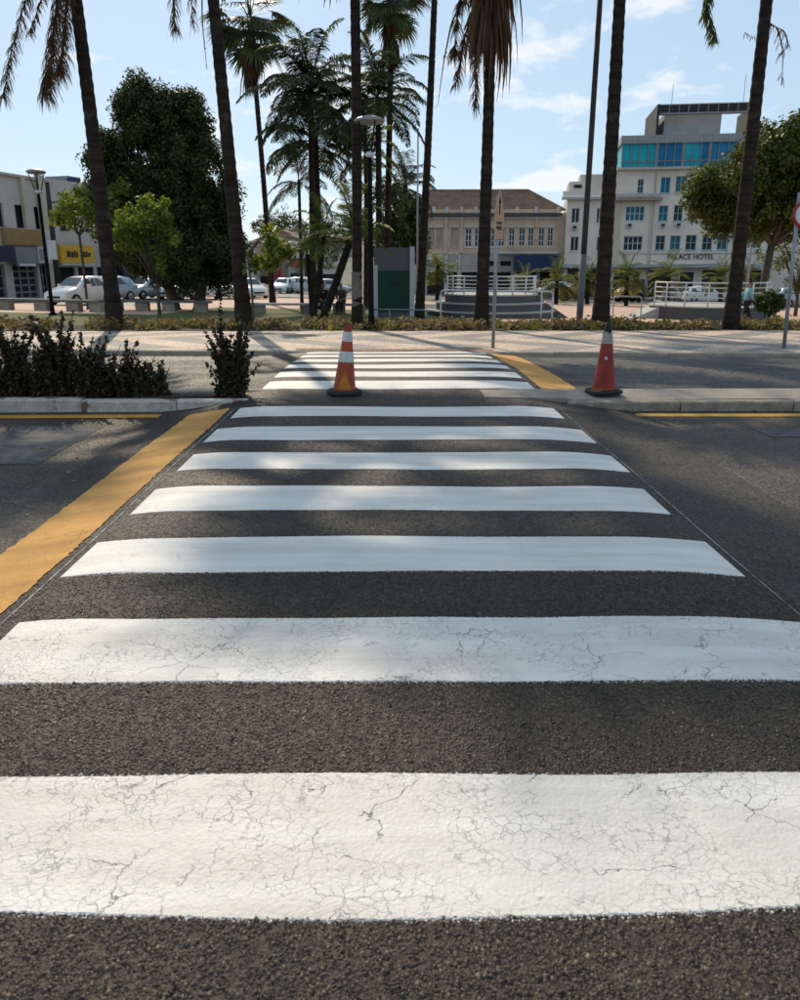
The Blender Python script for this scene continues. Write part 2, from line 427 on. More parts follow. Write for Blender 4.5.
# stripes, from their edges in the photograph (pixel rows at the middle of the frame)
rng = random.Random(4)
def wob(seed, amp):
    r = random.Random(seed)
    a = [(r.uniform(.5, 9), r.uniform(0, 6.28), r.uniform(.3, 1)) for _ in range(5)]
    return lambda x: amp * sum(c * math.sin(f * x + p) for f, p, c in a) / 2
def stripe(k, yn, yf, xl, xr, bow=0.0):
    wa, wb = wob(k * 7 + 1, .008), wob(k * 7 + 2, .007)
    m = MB(); nx, ny = (420 if k < 3 else 160), 8
    vs = []
    fr_ = random.Random(k)
    e0 = [fr_.gauss(0, .0016) for _ in range(nx + 1)]; e1 = [fr_.gauss(0, .0012) for _ in range(nx + 1)]
    for j in range(ny + 1):
        t = min(1, max(0, (j - 1) / (ny - 2)))
        for i in range(nx + 1):
            x = xl + (xr - xl) * i / nx
            y0 = yn + wa(x) + bow * (x * x) + e0[i]
            y1 = yf + wb(x) + e1[i]
            y = y0 + (y1 - y0) * t
            rim = j in (0, ny) or i in (0, nx)      # the paint film rolls down to the asphalt at its rim
            y += -.004 if j == 0 else .004 if j == ny else 0
            vs.append((x, y, table_z(x, y) + (.0032 if rim else .0062)))
    w = nx + 1
    m.add(vs, [(j * w + i, j * w + i + 1, (j + 1) * w + i + 1, (j + 1) * w + i) for j in range(ny) for i in range(nx)])
    # painted edge thickness
    return m.build('crossing_stripe', 'white_paint' if k < 2 else 'white_paint_clean', tb, False)
near_rows = [(921, 776), (682, 619), (572, 538), (511, 487), (469.5, 453), (440, 427), (416.5, 407)]
for k, (b_, t_) in enumerate(near_rows):
    yn, yf = G(391, b_).y, G(391, t_).y
    stripe(k, yn, yf, -1.50 + .05 * math.sin(k * 2.1) * .4, 1.64 + .03 * math.sin(k * 1.7), .045 if k == 0 else 0)
far_rows = [(9.06, 9.72), (10.1, 10.66), (11.08, 11.62), (12.08, 12.6), (13.06, 13.5), (13.95, 14.3)]
for k, (a, b_) in enumerate(far_rows):
    stripe(20 + k, a, b_, -1.48, 1.66)
# loose coarse aggregate standing proud of the asphalt near the viewer, and paint specks along the stripe edges
def chips(name, boxes, per_m2, s0, s1, material, seed, flat=.55, dz=.003, keep=None):
    r = np.random.default_rng(seed); V = []; F = []
    P_ = []
    for x0, x1, y0, y1, k in boxes:
        n_ = int((x1 - x0) * (y1 - y0) * per_m2 * k)
        P_.append(np.stack([r.uniform(x0, x1, n_), r.uniform(y0, y1, n_)], 1))
    P_ = np.concatenate(P_); P_ = P_[[keep(x, y) for x, y in P_]] if keep else P_; n_ = len(P_)
    s = r.uniform(s0, s1, n_) * r.uniform(.7, 1.0, n_)
    th = r.uniform(0, 6.283, n_); tilt = r.normal(0, .28, (n_, 2))
    base = np.array([table_z(x, y) for x, y in P_]) + dz
    loc = []
    for k in range(5):
        a = th + k * 2 * math.pi / 5 + r.normal(0, .25, n_); q = s * r.uniform(.7, 1.15, n_)
        loc.append(np.stack([np.cos(a) * q, np.sin(a) * q, np.zeros(n_) - s * .3], 1))
    for k in range(3):
        a = th + k * 2 * math.pi / 3 + r.normal(0, .3, n_); q = s * r.uniform(.3, .7, n_)
        loc.append(np.stack([np.cos(a) * q, np.sin(a) * q, s * flat * r.uniform(.6, 1.2, n_)], 1))
    L = np.stack(loc, 1)
    L[:, :, 2] += L[:, :, 0] * tilt[:, :1] + L[:, :, 1] * tilt[:, 1:]
    L[:, :, 0] += P_[:, :1]; L[:, :, 1] += P_[:, 1:]; L[:, :, 2] += base[:, None]
    tri = np.array([(0, 1, 5), (1, 6, 5), (1, 2, 6), (2, 3, 6), (3, 7, 6), (3, 4, 7), (4, 0, 7), (0, 5, 7), (5, 6, 7)])
    F = (tri[None] + (np.arange(n_) * 8)[:, None, None]).reshape(-1, 3)
    me = bpy.data.meshes.new(name); V = L.reshape(-1, 3).astype(np.float32); F = F.astype(np.int32)
    me.vertices.add(len(V)); me.vertices.foreach_set('co', V.ravel()); me.loops.add(F.size); me.loops.foreach_set('vertex_index', F.ravel())
    me.polygons.add(len(F)); me.polygons.foreach_set('loop_start', np.arange(0, F.size, 3, dtype=np.int32)); me.update(calc_edges=True); me.validate()
    me.materials.append(M[material]); o_ = link(name, me, tb); tag(o_, kind='stuff'); return o_
M['chip'] = leaf_mat('chip', (.015, .011, .008), (.10, .072, .047), 0.0, .55)
M['speck'] = mat('speck', (.72, .69, .63), .7)
EY = [(G(391, b_).y, G(391, t_).y) for b_, t_ in near_rows]
chips('aggregate', [(-1.35, 1.35, 1.12, EY[0][0] + .1, 1.0), (-1.6, 1.6, EY[0][1] + .008, EY[1][0] - .006, .9), (-1.6, 1.75, EY[1][1] + .008, EY[2][0] - .006, .5)], 11000, .004, .0085, 'chip', 3, keep=lambda x, y: y > EY[0][1] or y < EY[0][0] + .045 * x * x - .002)
M['big_chip'] = leaf_mat('big_chip', (.024, .018, .013), (.125, .093, .064), 0.0, .5)
chips('coarse_aggregate', [(-1.35, 1.35, 1.12, EY[0][0] + .1, 1.0), (-1.6, 1.6, EY[0][1] + .012, EY[1][0] - .01, .8), (-1.6, 1.75, EY[1][1] + .012, EY[2][0] - .01, .4)], 2600, .006, .0125, 'big_chip', 13, .6, .002, keep=lambda x, y: y > EY[0][1] or y < EY[0][0] + .045 * x * x - .004)
m_ = []
for k in (0, 1, 2):
    for j in range(60):
        x = -1.5 + 3.1 * j / 60; yb_ = EY[k][0] + (.045 * x * x if k == 0 else 0)
        m_.append((x, x + 3.1 / 60, yb_ - .016, yb_ + .004, 1.0)); m_.append((x, x + 3.1 / 60, yb_ - .006, yb_ + .004, 1.6)); m_.append((x, x + 3.1 / 60, EY[k][1] - .004, EY[k][1] + .006, .7))
chips('paint_speck', m_, 16000, .002, .0055, 'speck', 5, .35, .004)
# ramp paint: orange band on the left ramp (near) and on the right ramp (far)
def band(name, x0, x1, y0, y1, material, dz=.0085, parent=tb, nx=6, ny=60, zf=table_z, skew=0):
    o = sheet(name, x0, x1, y0, y1, lambda x, y: zf(x, y) + dz, material, nx, ny, parent=parent)
    if name == 'ramp_marking':                    # hand-rolled edges
        r_ = random.Random(int(x0 * 50)); wl_, wr_ = wob(3, .003), wob(9, .003)
        for v_ in o.data.vertices:
            if abs(v_.co.x - x0) < 1e-4: v_.co.x += wl_(v_.co.y * 3) + r_.gauss(0, .004)
            elif abs(v_.co.x - x1) < 1e-4: v_.co.x += wr_(v_.co.y * 3) + r_.gauss(0, .003)
    return o
band('ramp_marking', -2.02, -1.605, -.6, KERB_Y - .42, 'orange_paint', ny=260)
band('ramp_marking', 1.74, 2.2, 8.98, lambda x: far_kerb(x) - .12, 'orange_paint')
band('chalk_line', -1.558, -1.551, 1.0, 7.9, 'chalk', .0058, nx=1)
band('chalk_line', 1.676, 1.682, 1.0, 7.9, 'chalk', .0058, nx=1)
band('edge_line', -30, -1.95, KERB_Y - .36, KERB_Y - .18, 'yellow_line', .006, nr, 60, 2, near_road_z)
band('edge_line', 2.12, 30, KERB_Y - .34, KERB_Y - .17, 'yellow_line', .006, nr, 60, 2, near_road_z)
band('faded_marking', -3.55, -2.75, 6.05, 7.6, 'faded_paint', .004, nr, 6, 6, near_road_z)
band('faded_marking', 3.4, 5.2, 7.0, 7.35, 'faded_paint', .004, nr, 6, 3, near_road_z)

# white-painted kerb with chips of the red stone under it
m, n, l, b, o = new_mat('chipped_kerb'); v0 = objco(n)
oi = n.new('ShaderNodeObjectInfo'); sc_ = n.new('ShaderNodeVectorMath'); sc_.operation = 'SCALE'; sc_.inputs[0].default_value = (31, 17, 23); l.new(oi.outputs['Random'], sc_.inputs['Scale'])
ad_ = n.new('ShaderNodeVectorMath'); ad_.operation = 'ADD'; l.new(v0, ad_.inputs[0]); l.new(sc_.outputs[0], ad_.inputs[1]); v = ad_.outputs[0]
f = noise(n, l, v, 3.2, 6, .62)
c = ramp(n, l, f.outputs['Fac'], .58, (.52, .48, .42), .62, (.17, .10, .065))
c = mixc(n, l, 1.0, c, ramp(n, l, noise(n, l, v, 11, 6, .7).outputs['Fac'], .3, (.62, .6, .58), .7, (1.1, 1.1, 1.1)), 'MULTIPLY')
l.new(c, b.inputs['Base Color']); b.inputs['Roughness'].default_value = .85
bump(n, l, b, noise(n, l, v, 30, 6).outputs['Fac'], .6, .02)
M['chipped_kerb'] = m
M['worn_kerb'] = mat('worn_kerb', (.31, .275, .225), .9, .4, 7, .6, 40, c2=(.17, .14, .11))

def kerb_mesh(name, L, d, z0, z1, material, bev=.02):
    m = MB()
    h = L / 2 - .004
    prof = [(0, z0), (0, z1 - bev), (bev * .4, z1 - bev * .35), (bev * 1.2, z1), (d, z1), (d, z0)]
    k = len(prof)
    r = random.Random(hash(name) % 97)
    vs = [(x, y, z) for x in (-h, -h * .3, h * .3, h) for y, z in prof]
    fs = [(i * k + j, i * k + j + 1, (i + 1) * k + j + 1, (i + 1) * k + j) for i in range(3) for j in range(k - 1)]
    fs += [tuple(range(k)), tuple(range(4 * k - 1, 3 * k - 1, -1))]
    return m.add(vs, fs).mesh(name, material)
# median, left: soil bed behind a painted kerb, tapering out at the crossing
ml = sheet('median_soil', -30, -1.25, KERB_Y + .16, 8.94, lambda x, y: -.012 + .02 * math.sin(x * 3 + y * 9), 'soil', 90, 5)
kl = kerb_mesh('kerb', 1.0, .15, -.2, .0, 'chipped_kerb')
for i in range(14):
    link('kerb', kl, ml, (-1.75 - i * 1.0, KERB_Y + rng.uniform(-.012, .012), rng.uniform(-.012, .006)), (0, 0, rng.uniform(-.008, .008)))
m = MB(); m.prism([(-1.245, -.2), (-1.245, -.005), (-.62, -.02), (-.55, -.2)], KERB_Y + .0, KERB_Y + .14)
m.build('kerb_end', 'chipped_kerb', ml)
kb = kerb_mesh('kerb_back', 1.0, .12, -.2, .005, 'kerb_stone')
for i in range(14):
    link('kerb', kb, ml, (-1.75 - i, 8.95, rng.uniform(-.01, .006)))
# median, right: flat concrete slab, pale worn face
mr = sheet('median_slab', .98, 30, KERB_Y + .14, 8.9, lambda x, y: .016 - .044 * (1 - min(1, (y - 8.49) / .41)) * smooth((x - 1.2) / .8) + .004 * math.sin(x * 2), 'concrete', 60, 4)
kr = kerb_mesh('kerb', 1.2, .14, -.2, .012, 'worn_kerb')
for i in range(12):
    link('kerb', kr, mr, (2.45 + i * 1.2, KERB_Y + rng.uniform(-.01, .01), -.036 + rng.uniform(-.01, .002)), (0, 0, rng.uniform(-.006, .006)))
m = MB(); m.prism([(.98, -.2), (.98, .02), (1.846, .004), (1.846, -.2)], KERB_Y + .03, KERB_Y + .135); m.build('kerb_end', 'concrete', mr)
kb2 = kerb_mesh('kerb_back', 1.2, .1, -.2, .012, 'kerb_stone')
for i in range(13): link('kerb', kb2, mr, (1.58 + i * 1.2, 8.905, -.004))

# far pavement: mosaic of small stones in slanting pale and grey bands
m, n, l, b, o = new_mat('mosaic_pavement'); v = objco(n)
sx = n.new('ShaderNodeSeparateXYZ'); l.new(v, sx.inputs[0])
tri = math_(n, l, 'PINGPONG', math_(n, l, 'ADD', sx.outputs['Y'], .05), 2.6)
u = math_(n, l, 'ADD', sx.outputs['X'], math_(n, l, 'MULTIPLY', tri, .9))
st = math_(n, l, 'FRACT', math_(n, l, 'DIVIDE', u, 2.05))
st = math_(n, l, 'ADD', st, math_(n, l, 'MULTIPLY', noise(n, l, v, 14, 2).outputs['Fac'], .05))
band_ = ramp(n, l, st, .52, (0,) * 3, .535, (1,) * 3)
vo = voro(n, l, v, 15, 'F1', .75); ve = voro(n, l, v, 15, 'DISTANCE_TO_EDGE', .75)
c = mixc(n, l, band_, (.64, .47, .355), (.27, .25, .23))
c = mixc(n, l, 1.0, c, ramp(n, l, vo.outputs['Color'], .1, (.72,) * 3, .9, (1.25,) * 3), 'MULTIPLY')
c = mixc(n, l, ramp(n, l, ve.outputs['Distance'], .02, (1,) * 3, .07, (0,) * 3), c, (.15, .13, .11))
c = mixc(n, l, 1.0, c, ramp(n, l, noise(n, l, v, .8, 5, .6).outputs['Fac'], .3, (.75,) * 3, .7, (1.1,) * 3), 'MULTIPLY')
l.new(c, b.inputs['Base Color']); b.inputs['Roughness'].default_value = .8
bump(n, l, b, ve.outputs['Distance'], .5, .02)
M['mosaic'] = m
sw = sheet('pavement', -40, 40, lambda x: far_kerb(x) + .13, 20.9, lambda x, y: gz(x, y) + .006, 'mosaic', 80, 14)
kf = kerb_mesh('kerb', 1.0, .14, -.16, 0.012, 'kerb_stone')
for i in range(26):
    x = -13 + i + .4
    z = gz(x, 14.5)
    if -1.6 < x < 1.8: z -= .012
    link('kerb', kf, sw, (x, far_kerb(x), z + rng.uniform(-.006, .006)), (0, 0, -.05))
M['tactile'] = mat('tactile', (.38, .21, .14), .85, .3, 12)
m = MB()
for i in range(24):
    for k in range(2):
        x0 = -1.75 + i * .15; y0 = far_kerb(x0) + .28 + k * .15
        z0 = gz(x0, y0) + .008
        m.box(x0, x0 + .14, y0, y0 + .14, z0, z0 + .008)
tg = m.build('tactile_paving', 'tactile', sw); tag(tg, kind='stuff')

# dry leaves and bits of bark blown along the gutters
r_ = random.Random(77); m = MB()
M['leaf_litter'] = leaf_mat('leaf_litter', (.10, .065, .03), (.34, .23, .09), .1, .8)
for i in range(150):
    if i < 100: x, y = r_.uniform(-6.5, 7.5), KERB_Y - abs(r_.gauss(0, .12)) - .02
    else: x, y = r_.choice((r_.uniform(-6, -2.2), r_.uniform(2.4, 6.5))), r_.uniform(3.5, 8)
    if -2.1 < x < 2.2: continue
    z = max(near_road_z(x, y), table_z(x, y) if -2.36 < x < 2.5 else -9) + .008
    s, a_ = r_.uniform(.008, .024), r_.uniform(0, 6.28); cx_, sx_2 = math.cos(a_) * s, math.sin(a_) * s
    m.add([(x - cx_ * 1.6, y - sx_2 * 1.6, z), (x - sx_2 * .5, y + cx_ * .5, z + r_.uniform(0, .012)), (x + cx_ * 1.6, y + sx_2 * 1.6, z + r_.uniform(0, .01)), (x + sx_2 * .5, y - cx_ * .5, z)], [(0, 1, 2, 3)])
tag(m.build('leaf_litter', 'leaf_litter'), 'dry leaf bits scattered along the gutters of the near road', 'leaf litter', kind='stuff')
# plaza: lawn left, pink paving right, street beyond
M['pink_paving'] = mat('pink_paving', (.52, .38, .28), .85, .25, .35, .3, 20, c2=(.50, .30, .23))
yb = [0, .12, .25, .37, .5, .62, .75, .87, 1]
sheet('planting_bed', -40, 40, 20.9, 24.2, lambda x, y: gz(x, y) + .012, 'soil', 60, 6)
M['lawn'] = M['grass']
sheet('lawn', -40, 3.4, 24.2, 33, lambda x, y: gz(x, y) + .012, 'grass', 40, 8)
sheet('lawn', -9.5, 3.4, 33, 45, lambda x, y: gz(x, y) + .012, 'grass', 20, 4)
sheet('plaza_paving', -40, -9.5, 33, 45, lambda x, y: gz(x, y) + .012, 'pink_paving', 20, 4)
sheet('plaza_paving', 3.4, 40, 24.2, 33, lambda x, y: gz(x, y) + .012, 'pink_paving', 40, 8)
sheet('plaza_paving', 3.4, 40, 33, 45, lambda x, y: gz(x, y) + .012, 'pink_paving', 40, 4)
sheet('plaza_paving', -14, 45, 45, 66, lambda x, y: gz(x, y) + .012, 'pink_paving', 30, 4)
sheet('lawn', 13.4, 19, 30.2, 33, lambda x, y: gz(x, y) + .03, 'grass', 6, 4)
sheet('far_street', -120, 120, 66.3, 86, lambda x, y: gz(x, y) + .014, 'asphalt_far', 60, 6)
sheet('side_street', -22.5, -14.2, 45, 66.3, lambda x, y: gz(x, y) + .014, 'asphalt_far', 10, 6)
m = MB()
for i in range(31):
    x = -14 + i * 2; m.box(x, x + 1.99, 66, 66.28, gz(x + 1, 66) - .2, gz(x + 1, 66) + .1)
kk = m.build('plaza_kerb', 'pale_concrete'); tag(kk, kind='structure')

# hill on the horizon
hv, hf = [], []
hx = np.linspace(-330, 260, 60); hy = np.linspace(330, 900, 24)
for y in hy:
    for x in hx:
        t = (y - 330) / 570
        ridge = 24 + 9 * math.sin(x * .021 + 1) + 6 * math.sin(x * .053) + 3 * math.sin(x * .13 + y * .02)
        side = smooth((x + 330) / 130) * smooth((260 - x) / 130)
        hv.append((float(x), float(y), -5 + (ridge + 6) * math.sin(min(1, t * 1.5) * math.pi / 2) * side))
w = 60
hf = [(j * w + i, j * w + i + 1, (j + 1) * w + i + 1, (j + 1) * w + i) for j in range(23) for i in range(59)]
M['hill'] = mat('hill', (.085, .105, .075), .95, .45, .03, c2=(.16, .155, .13))
tag(MB().add(hv, hf).build('hills', 'hill', None, True), kind='structure')
# ------------------------------------------------------------------ palms
def np_mesh(name, V, F, material):
    me = bpy.data.meshes.new(name)
    V = np.asarray(V, dtype=np.float32).reshape(-1, 3); F = np.asarray(F, dtype=np.int32)
    k = F.shape[1]
    me.vertices.add(len(V)); me.vertices.foreach_set('co', V.ravel())
    me.loops.add(F.size); me.loops.foreach_set('vertex_index', F.ravel())
    me.polygons.add(len(F)); me.polygons.foreach_set('loop_start', np.arange(0, F.size, k, dtype=np.int32))
    me.update(calc_edges=True); me.validate()
    me.materials.append(M[material]); return me
def quads_join(parts):
    V = []; F = []; k = 0
    for v, f in parts:
        V.append(np.asarray(v, float)); F.append(np.asarray(f) + k); k += len(v)
    return np.concatenate(V), np.concatenate(F)
def strip(pts, side, widths):
    """ribbon of quads along pts, offset by side*width"""
    v = []
    for p, w_ in zip(pts, widths):
        v.append(p - side * w_); v.append(p + side * w_)
    f = [(2 * i, 2 * i + 1, 2 * i + 3, 2 * i + 2) for i in range(len(pts) - 1)]
    return np.array(v), np.array(f)

def fan_frond(name, elev, material, R=.85, pet=.9, seed=0, droop=.6, nseg=22, spread=105, limp=0.0):
    r = random.Random(seed); parts = []
    e = math.radians(elev)
    d0 = np.array([0, math.cos(e), math.sin(e)])
    pts = []
    p = np.zeros(3); d = d0.copy()
    for i in range(6):
        pts.append(p.copy()); p = p + d * pet / 5
        d = d + np.array([0, 0, -.10 * droop]); d /= np.linalg.norm(d)
    side = np.array([1., 0, 0])
    parts.append(strip(pts, side, [.03, .022, .018, .016, .014, .012]))
    nrm = np.cross(side, d)
    for k in range(nseg):
        a = math.radians(-spread + 2 * spread * (k + .5) / nseg + r.uniform(-3, 3))
        dd = d * math.cos(a) + side * math.sin(a)
        L = R * (1 - .28 * abs(a) / math.pi) * r.uniform(.85, 1.1)
        q = pts[-1].copy(); sp = []
        for i in range(5):
            sp.append(q.copy()); q = q + dd * L / 4
            g = (.10 + .34 * (i >= 2)) * droop * r.uniform(.7, 1.3) + limp
            dd = dd + np.array([0, 0, -g]); dd /= np.linalg.norm(dd)
        sd = np.cross(dd, nrm); sd = sd / (np.linalg.norm(sd) + 1e-6)
        parts.append(strip(sp, sd, [.012, .034, .036, .022, .003]))
    V, F = quads_join(parts)
    return np_mesh(name, V, F, material)

def dead_frond(name, material, L=1.7, seed=0, out=.25):
    """a withered fan hanging down the trunk"""
    r = random.Random(seed); parts = []
    for k in range(16):
        a = r.uniform(-.55, .55)
        pts = []; p = np.array([r.uniform(-.05, .05), r.uniform(0, .08), 0.])
        d = np.array([math.sin(a) * .45, out + r.uniform(-.05, .12), -.75]); d /= np.linalg.norm(d)
        l_ = L * r.uniform(.55, 1.08)
        for i in range(6):
            pts.append(p.copy()); p = p + d * l_ / 5
            d = d + np.array([r.uniform(-.07, .07) - a * .06, -.10 + r.uniform(-.05, .07), -.22]); d /= np.linalg.norm(d)
        t = r.uniform(0, 3.14); sd = np.array([math.cos(t), math.sin(t), .1])
        parts.append(strip(pts, sd, [.03, .045, .04, .03, .02, .004]))
    V, F = quads_join(parts); return np_mesh(name, V, F, material)

def feather_frond(name, elev, material, L=3.0, seed=0, sag=.16, nl=42, ll=.55, hang=.5, lw=.03):
    r = random.Random(seed); parts = []
    e = math.radians(elev); d = np.array([0, math.cos(e), math.sin(e)]); p = np.zeros(3)
    pts = []; dirs = []
    N = 12
    for i in range(N + 1):
        pts.append(p.copy()); dirs.append(d.copy()); p = p + d * L / N
        d = d + np.array([r.uniform(-.015, .015), 0, -sag * (.5 + i / N)]); d /= np.linalg.norm(d)
    side = np.array([1., 0, 0])
    parts.append(strip(pts, side, [.035 * (1 - .85 * i / N) for i in range(N + 1)]))
    for k in range(nl):
        t = .12 + .88 * k / nl; i = min(int(t * N), N - 1); f = t * N - i
        b0 = pts[i] * (1 - f) + pts[i + 1] * f; dd = dirs[i]
        prof = math.sin(math.pi * min(1, t * .92 + .08)) ** .6
        for s in (-1, 1):
            q = dd * r.uniform(.35, .6) + side * s * r.uniform(.75, 1) + np.array([0, 0, r.uniform(-.1, .35) * (1 - hang)])
            q /= np.linalg.norm(q); l_ = ll * prof * r.uniform(.8, 1.15) + .04
            sp = []; w_ = b0.copy()
            for j in range(4):
                sp.append(w_.copy()); w_ = w_ + q * l_ / 3
                q = q + np.array([0, 0, -hang * r.uniform(.5, 1.1)]); q /= np.linalg.norm(q)
            sd = np.cross(q, np.array([r.uniform(-.5, .5), r.uniform(-.5, .5), 1])); sd /= np.linalg.norm(sd) + 1e-6
            parts.append(strip(sp, sd, [lw * .6, lw, lw * .8, .002]))
    V, F = quads_join(parts); return np_mesh(name, V, F, material)

FAN = {m_: [fan_frond('fan_frond', e, m_, seed=i, droop=.5 + .5 * (e < 40)) for i, e in enumerate((82, 62, 42, 22, 2, -18, -40))] for m_ in ('palm_green', 'palm_dark')}
DEAD = [dead_frond('dead_frond', 'thatch', 1.35 + .3 * i, i, .12 + .07 * i) for i in range(4)]
FEA = {}
for key, m_, L, ll, sag in (('queen', 'palm_dark', 3.3, .75, .17), ('young', 'palm_gold', 1.9, .42, .15), ('gold', 'palm_gold', 2.4, .6, .17)):
    FEA[key] = [feather_frond('feather_frond', e, m_, L, i + 3, sag * (1.1 if e > 30 else .8), 62 if key != 'young' else 40, ll, .55 if key == 'queen' else .3, .029 if key != 'young' else .022) for i, e in enumerate((80, 60, 42, 24, 5, -15))]

def palm_trunk(name, base, top, r0, r1, parent, ringed=.14, n=12, material='trunk'):
    base, top = Vector(base), Vector(top); L = (top - base).length; k = max(6, int(L / ringed))
    pts, rad = [], []
    rr = random.Random(int(base.x * 100))
    bend = Vector((rr.uniform(-.06, .06), rr.uniform(-.05, .05), 0)) * L * .12
    for i in range(k + 1):
        t = i / k
        pts.append(base.lerp(top, t) + bend * math.sin(t * math.pi) * .5)
        f = r0 + (r1 - r0) * min(1, t * 1.15) + r0 * .35 * max(0, 1 - t * 9)
        rad.append(f * (1 + (.045 if i % 2 else -.03) + rr.uniform(-.02, .02)))
    return MB().tube(pts, rad, n).build(name, material, parent, True)

def fan_palm(label, group, px0, pxt, pyt, Y, hc, r0, r1, seed=0, green=34, dead=18, skirt=(1.2, .0), scale=1.25, base_pale=True, ds=.62, kind='palm_green', name='fan_palm', extra_dead=()):
    """trunk from the ground under column px0, through the pixel (pxt, pyt), crown at height hc above the ground"""
    r = random.Random(seed)
    b0 = place(px0, Y); q = P(pxt, pyt, Y) - b0
    q = q * (hc / q.z)
    t = thing(name, label, 'palm', b0, 0, group)
    palm_trunk('trunk', (0, 0, -.15), q, r0, r1, t)
    if base_pale == 2:
        u_ = q.normalized()
        palm_trunk('trunk_collar', Vector((0, 0, -.14)), u_ * 1.5, r0 * 1.02 + .008, r0 * .99 + .008, t, material='trunk_base')
    for i in range(green):
        k = min(6, int(7 * (i / green) ** .9)); k = max(0, min(6, k + r.choice((-1, 0, 0, 1))))
        o_ = link('frond', FAN[kind][k], t, q + Vector((r.uniform(-.06, .06), r.uniform(-.06, .06), .35 - .6 * i / green)), (0, 0, i * 2.399 + r.uniform(-.3, .3)))
        s = scale * r.uniform(.85, 1.15); o_.scale = (s, s, s)
    for i in range(dead):
        z = -r.uniform(.1, skirt[0]) - skirt[1]
        o_ = link('dead_frond', r.choice(DEAD), t, q * (1 + z / hc) + Vector((0, 0, 0)), (0, 0, i * 2.399 + r.uniform(-.4, .4)))
        s = scale * ds * r.uniform(.7, 1.1); o_.scale = (s, s, s * r.uniform(.8, 1.1))
    for (ang, dz, s) in extra_dead:
        o_ = link('dead_frond', DEAD[3], t, q * (1 + dz / hc), (0, 0, ang)); o_.scale = (s, s * 1.6, s)
    return t, q

GP = 'tall palms along the planting bed'
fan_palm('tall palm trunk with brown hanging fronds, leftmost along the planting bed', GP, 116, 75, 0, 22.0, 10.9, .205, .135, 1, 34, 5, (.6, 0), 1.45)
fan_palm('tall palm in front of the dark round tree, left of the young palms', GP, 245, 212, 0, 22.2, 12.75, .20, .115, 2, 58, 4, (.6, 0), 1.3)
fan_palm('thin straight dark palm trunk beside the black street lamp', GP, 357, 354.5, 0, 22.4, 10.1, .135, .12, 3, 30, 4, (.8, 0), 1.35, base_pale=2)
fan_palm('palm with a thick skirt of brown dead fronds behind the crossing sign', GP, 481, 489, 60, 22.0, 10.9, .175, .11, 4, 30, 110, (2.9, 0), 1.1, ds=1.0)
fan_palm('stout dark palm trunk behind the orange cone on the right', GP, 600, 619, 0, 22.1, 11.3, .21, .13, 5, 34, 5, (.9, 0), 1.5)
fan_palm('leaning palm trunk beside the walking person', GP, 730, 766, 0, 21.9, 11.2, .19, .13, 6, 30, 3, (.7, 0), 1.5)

GB = 'palms further back in the square'
fan_palm('slender fan palm with full crown above the dark round tree', GB, 273, 253, 60, 50, 15.3, .17, .13, 7, 40, 44, (1.7, .1), 1.75, kind='palm_dark', base_pale=False)
fan_palm('slender fan palm with shaggy crown behind the street lamp head', GB, 385, 391, 20, 47, 15.9, .19, .14, 8, 36, 34, (2.4, .2), 1.5, kind='palm_dark', base_pale=False)
fan_palm('slim palm with its brown skirt cut by the top edge, right of the kiosk', GB, 419, 433, 15, 33, 14.9, .17, .10, 9, 34, 40, (1.9, .1), 1.3, base_pale=False)

def dangling(parent, pts, name='dead_frond', w_=.05, n=110, material='thatch', seed=0, ll=.3, lw=.009):
    n = int(n * 2.0)
    """a long withered feather frond hanging along pts (local)"""
    r = random.Random(seed); parts = []
    pts = [np.array(p, float) for p in pts]
    # resample with quadratic blend
    fine = []
    for i in range(25):
        t = i / 24 * (len(pts) - 1); k = min(int(t), len(pts) - 2); f = t - k
        fine.append(pts[k] * (1 - f) + pts[k + 1] * f)
    for _ in range(3):
        fine = [fine[0]] + [(fine[i - 1] + fine[i] * 2 + fine[i + 1]) / 4 for i in range(1, 24)] + [fine[-1]]
    parts.append(strip(fine, np.array([1., 0, 0]), [.03 * (1 - i / 26) + .004 for i in range(25)]))
    for i in range(n):
        t = r.uniform(.08, 1) * 23.9; k = int(t); b0 = fine[k] * (1 - t + k) + fine[min(k + 1, 24)] * (t - k)
        q = np.array([r.uniform(-1, 1), r.uniform(-1, 1), -.9]); q /= np.linalg.norm(q)
        sp = []; w0 = b0; l_ = ll * r.uniform(.5, 1.3)
        for j in range(4):
            sp.append(w0); w0 = w0 + q * l_ / 3; q = q + np.array([0, 0, -.7]); q /= np.linalg.norm(q)
        th = r.uniform(0, 3.14); parts.append(strip(sp, np.array([math.cos(th), math.sin(th), 0]), [lw, lw * 1.2, lw, .002]))
    V, F = quads_join(parts)
    return link(name, np_mesh(name, V, F, material), parent)
def hang_px(parent, pix, Y, **kw):
    o_ = parent.location
    return dangling(parent, [P(x, y, Y + dy_) - o_ for x, y, dy_ in pix], **kw)
palms = [o for o in col.objects if o.name.startswith('fan_palm')]
p1, p2, p3, p4, p5, p6, pA, pB, pC = palms
hang_px(p1, [(85, -60, 0), (45, -50, .2), (25, 0, .4), (10, 55, .5), (3, 98, .5)], 22.0, seed=1, n=240, ll=.36)
hang_px(p1, [(85, -50, 0), (62, -30, -.3), (55, 20, -.5), (50, 65, -.5), (44, 92, -.5)], 22.0, seed=2, n=420, ll=.5)
hang_px(p1, [(84, -50, 0), (66, -20, -.6), (66, 20, -.8), (62, 60, -.8), (57, 72, -.8)], 22.0, seed=3, n=260, ll=.4)
hang_px(p1, [(80, -40, 0), (45, -10, .6), (36, 15, .9), (29, 33, .9)], 22.0, seed=4, n=90, ll=.22)
hang_px(p2, [(205, -60, 0), (180, -60, .2), (174, -10, .3), (174, 30, .3)], 22.2, seed=5, n=160, ll=.35)
hang_px(p2, [(205, -60, 0), (192, -50, .2), (191, -10, .3), (193, 28, .3)], 22.2, seed=6, n=60, ll=.3)
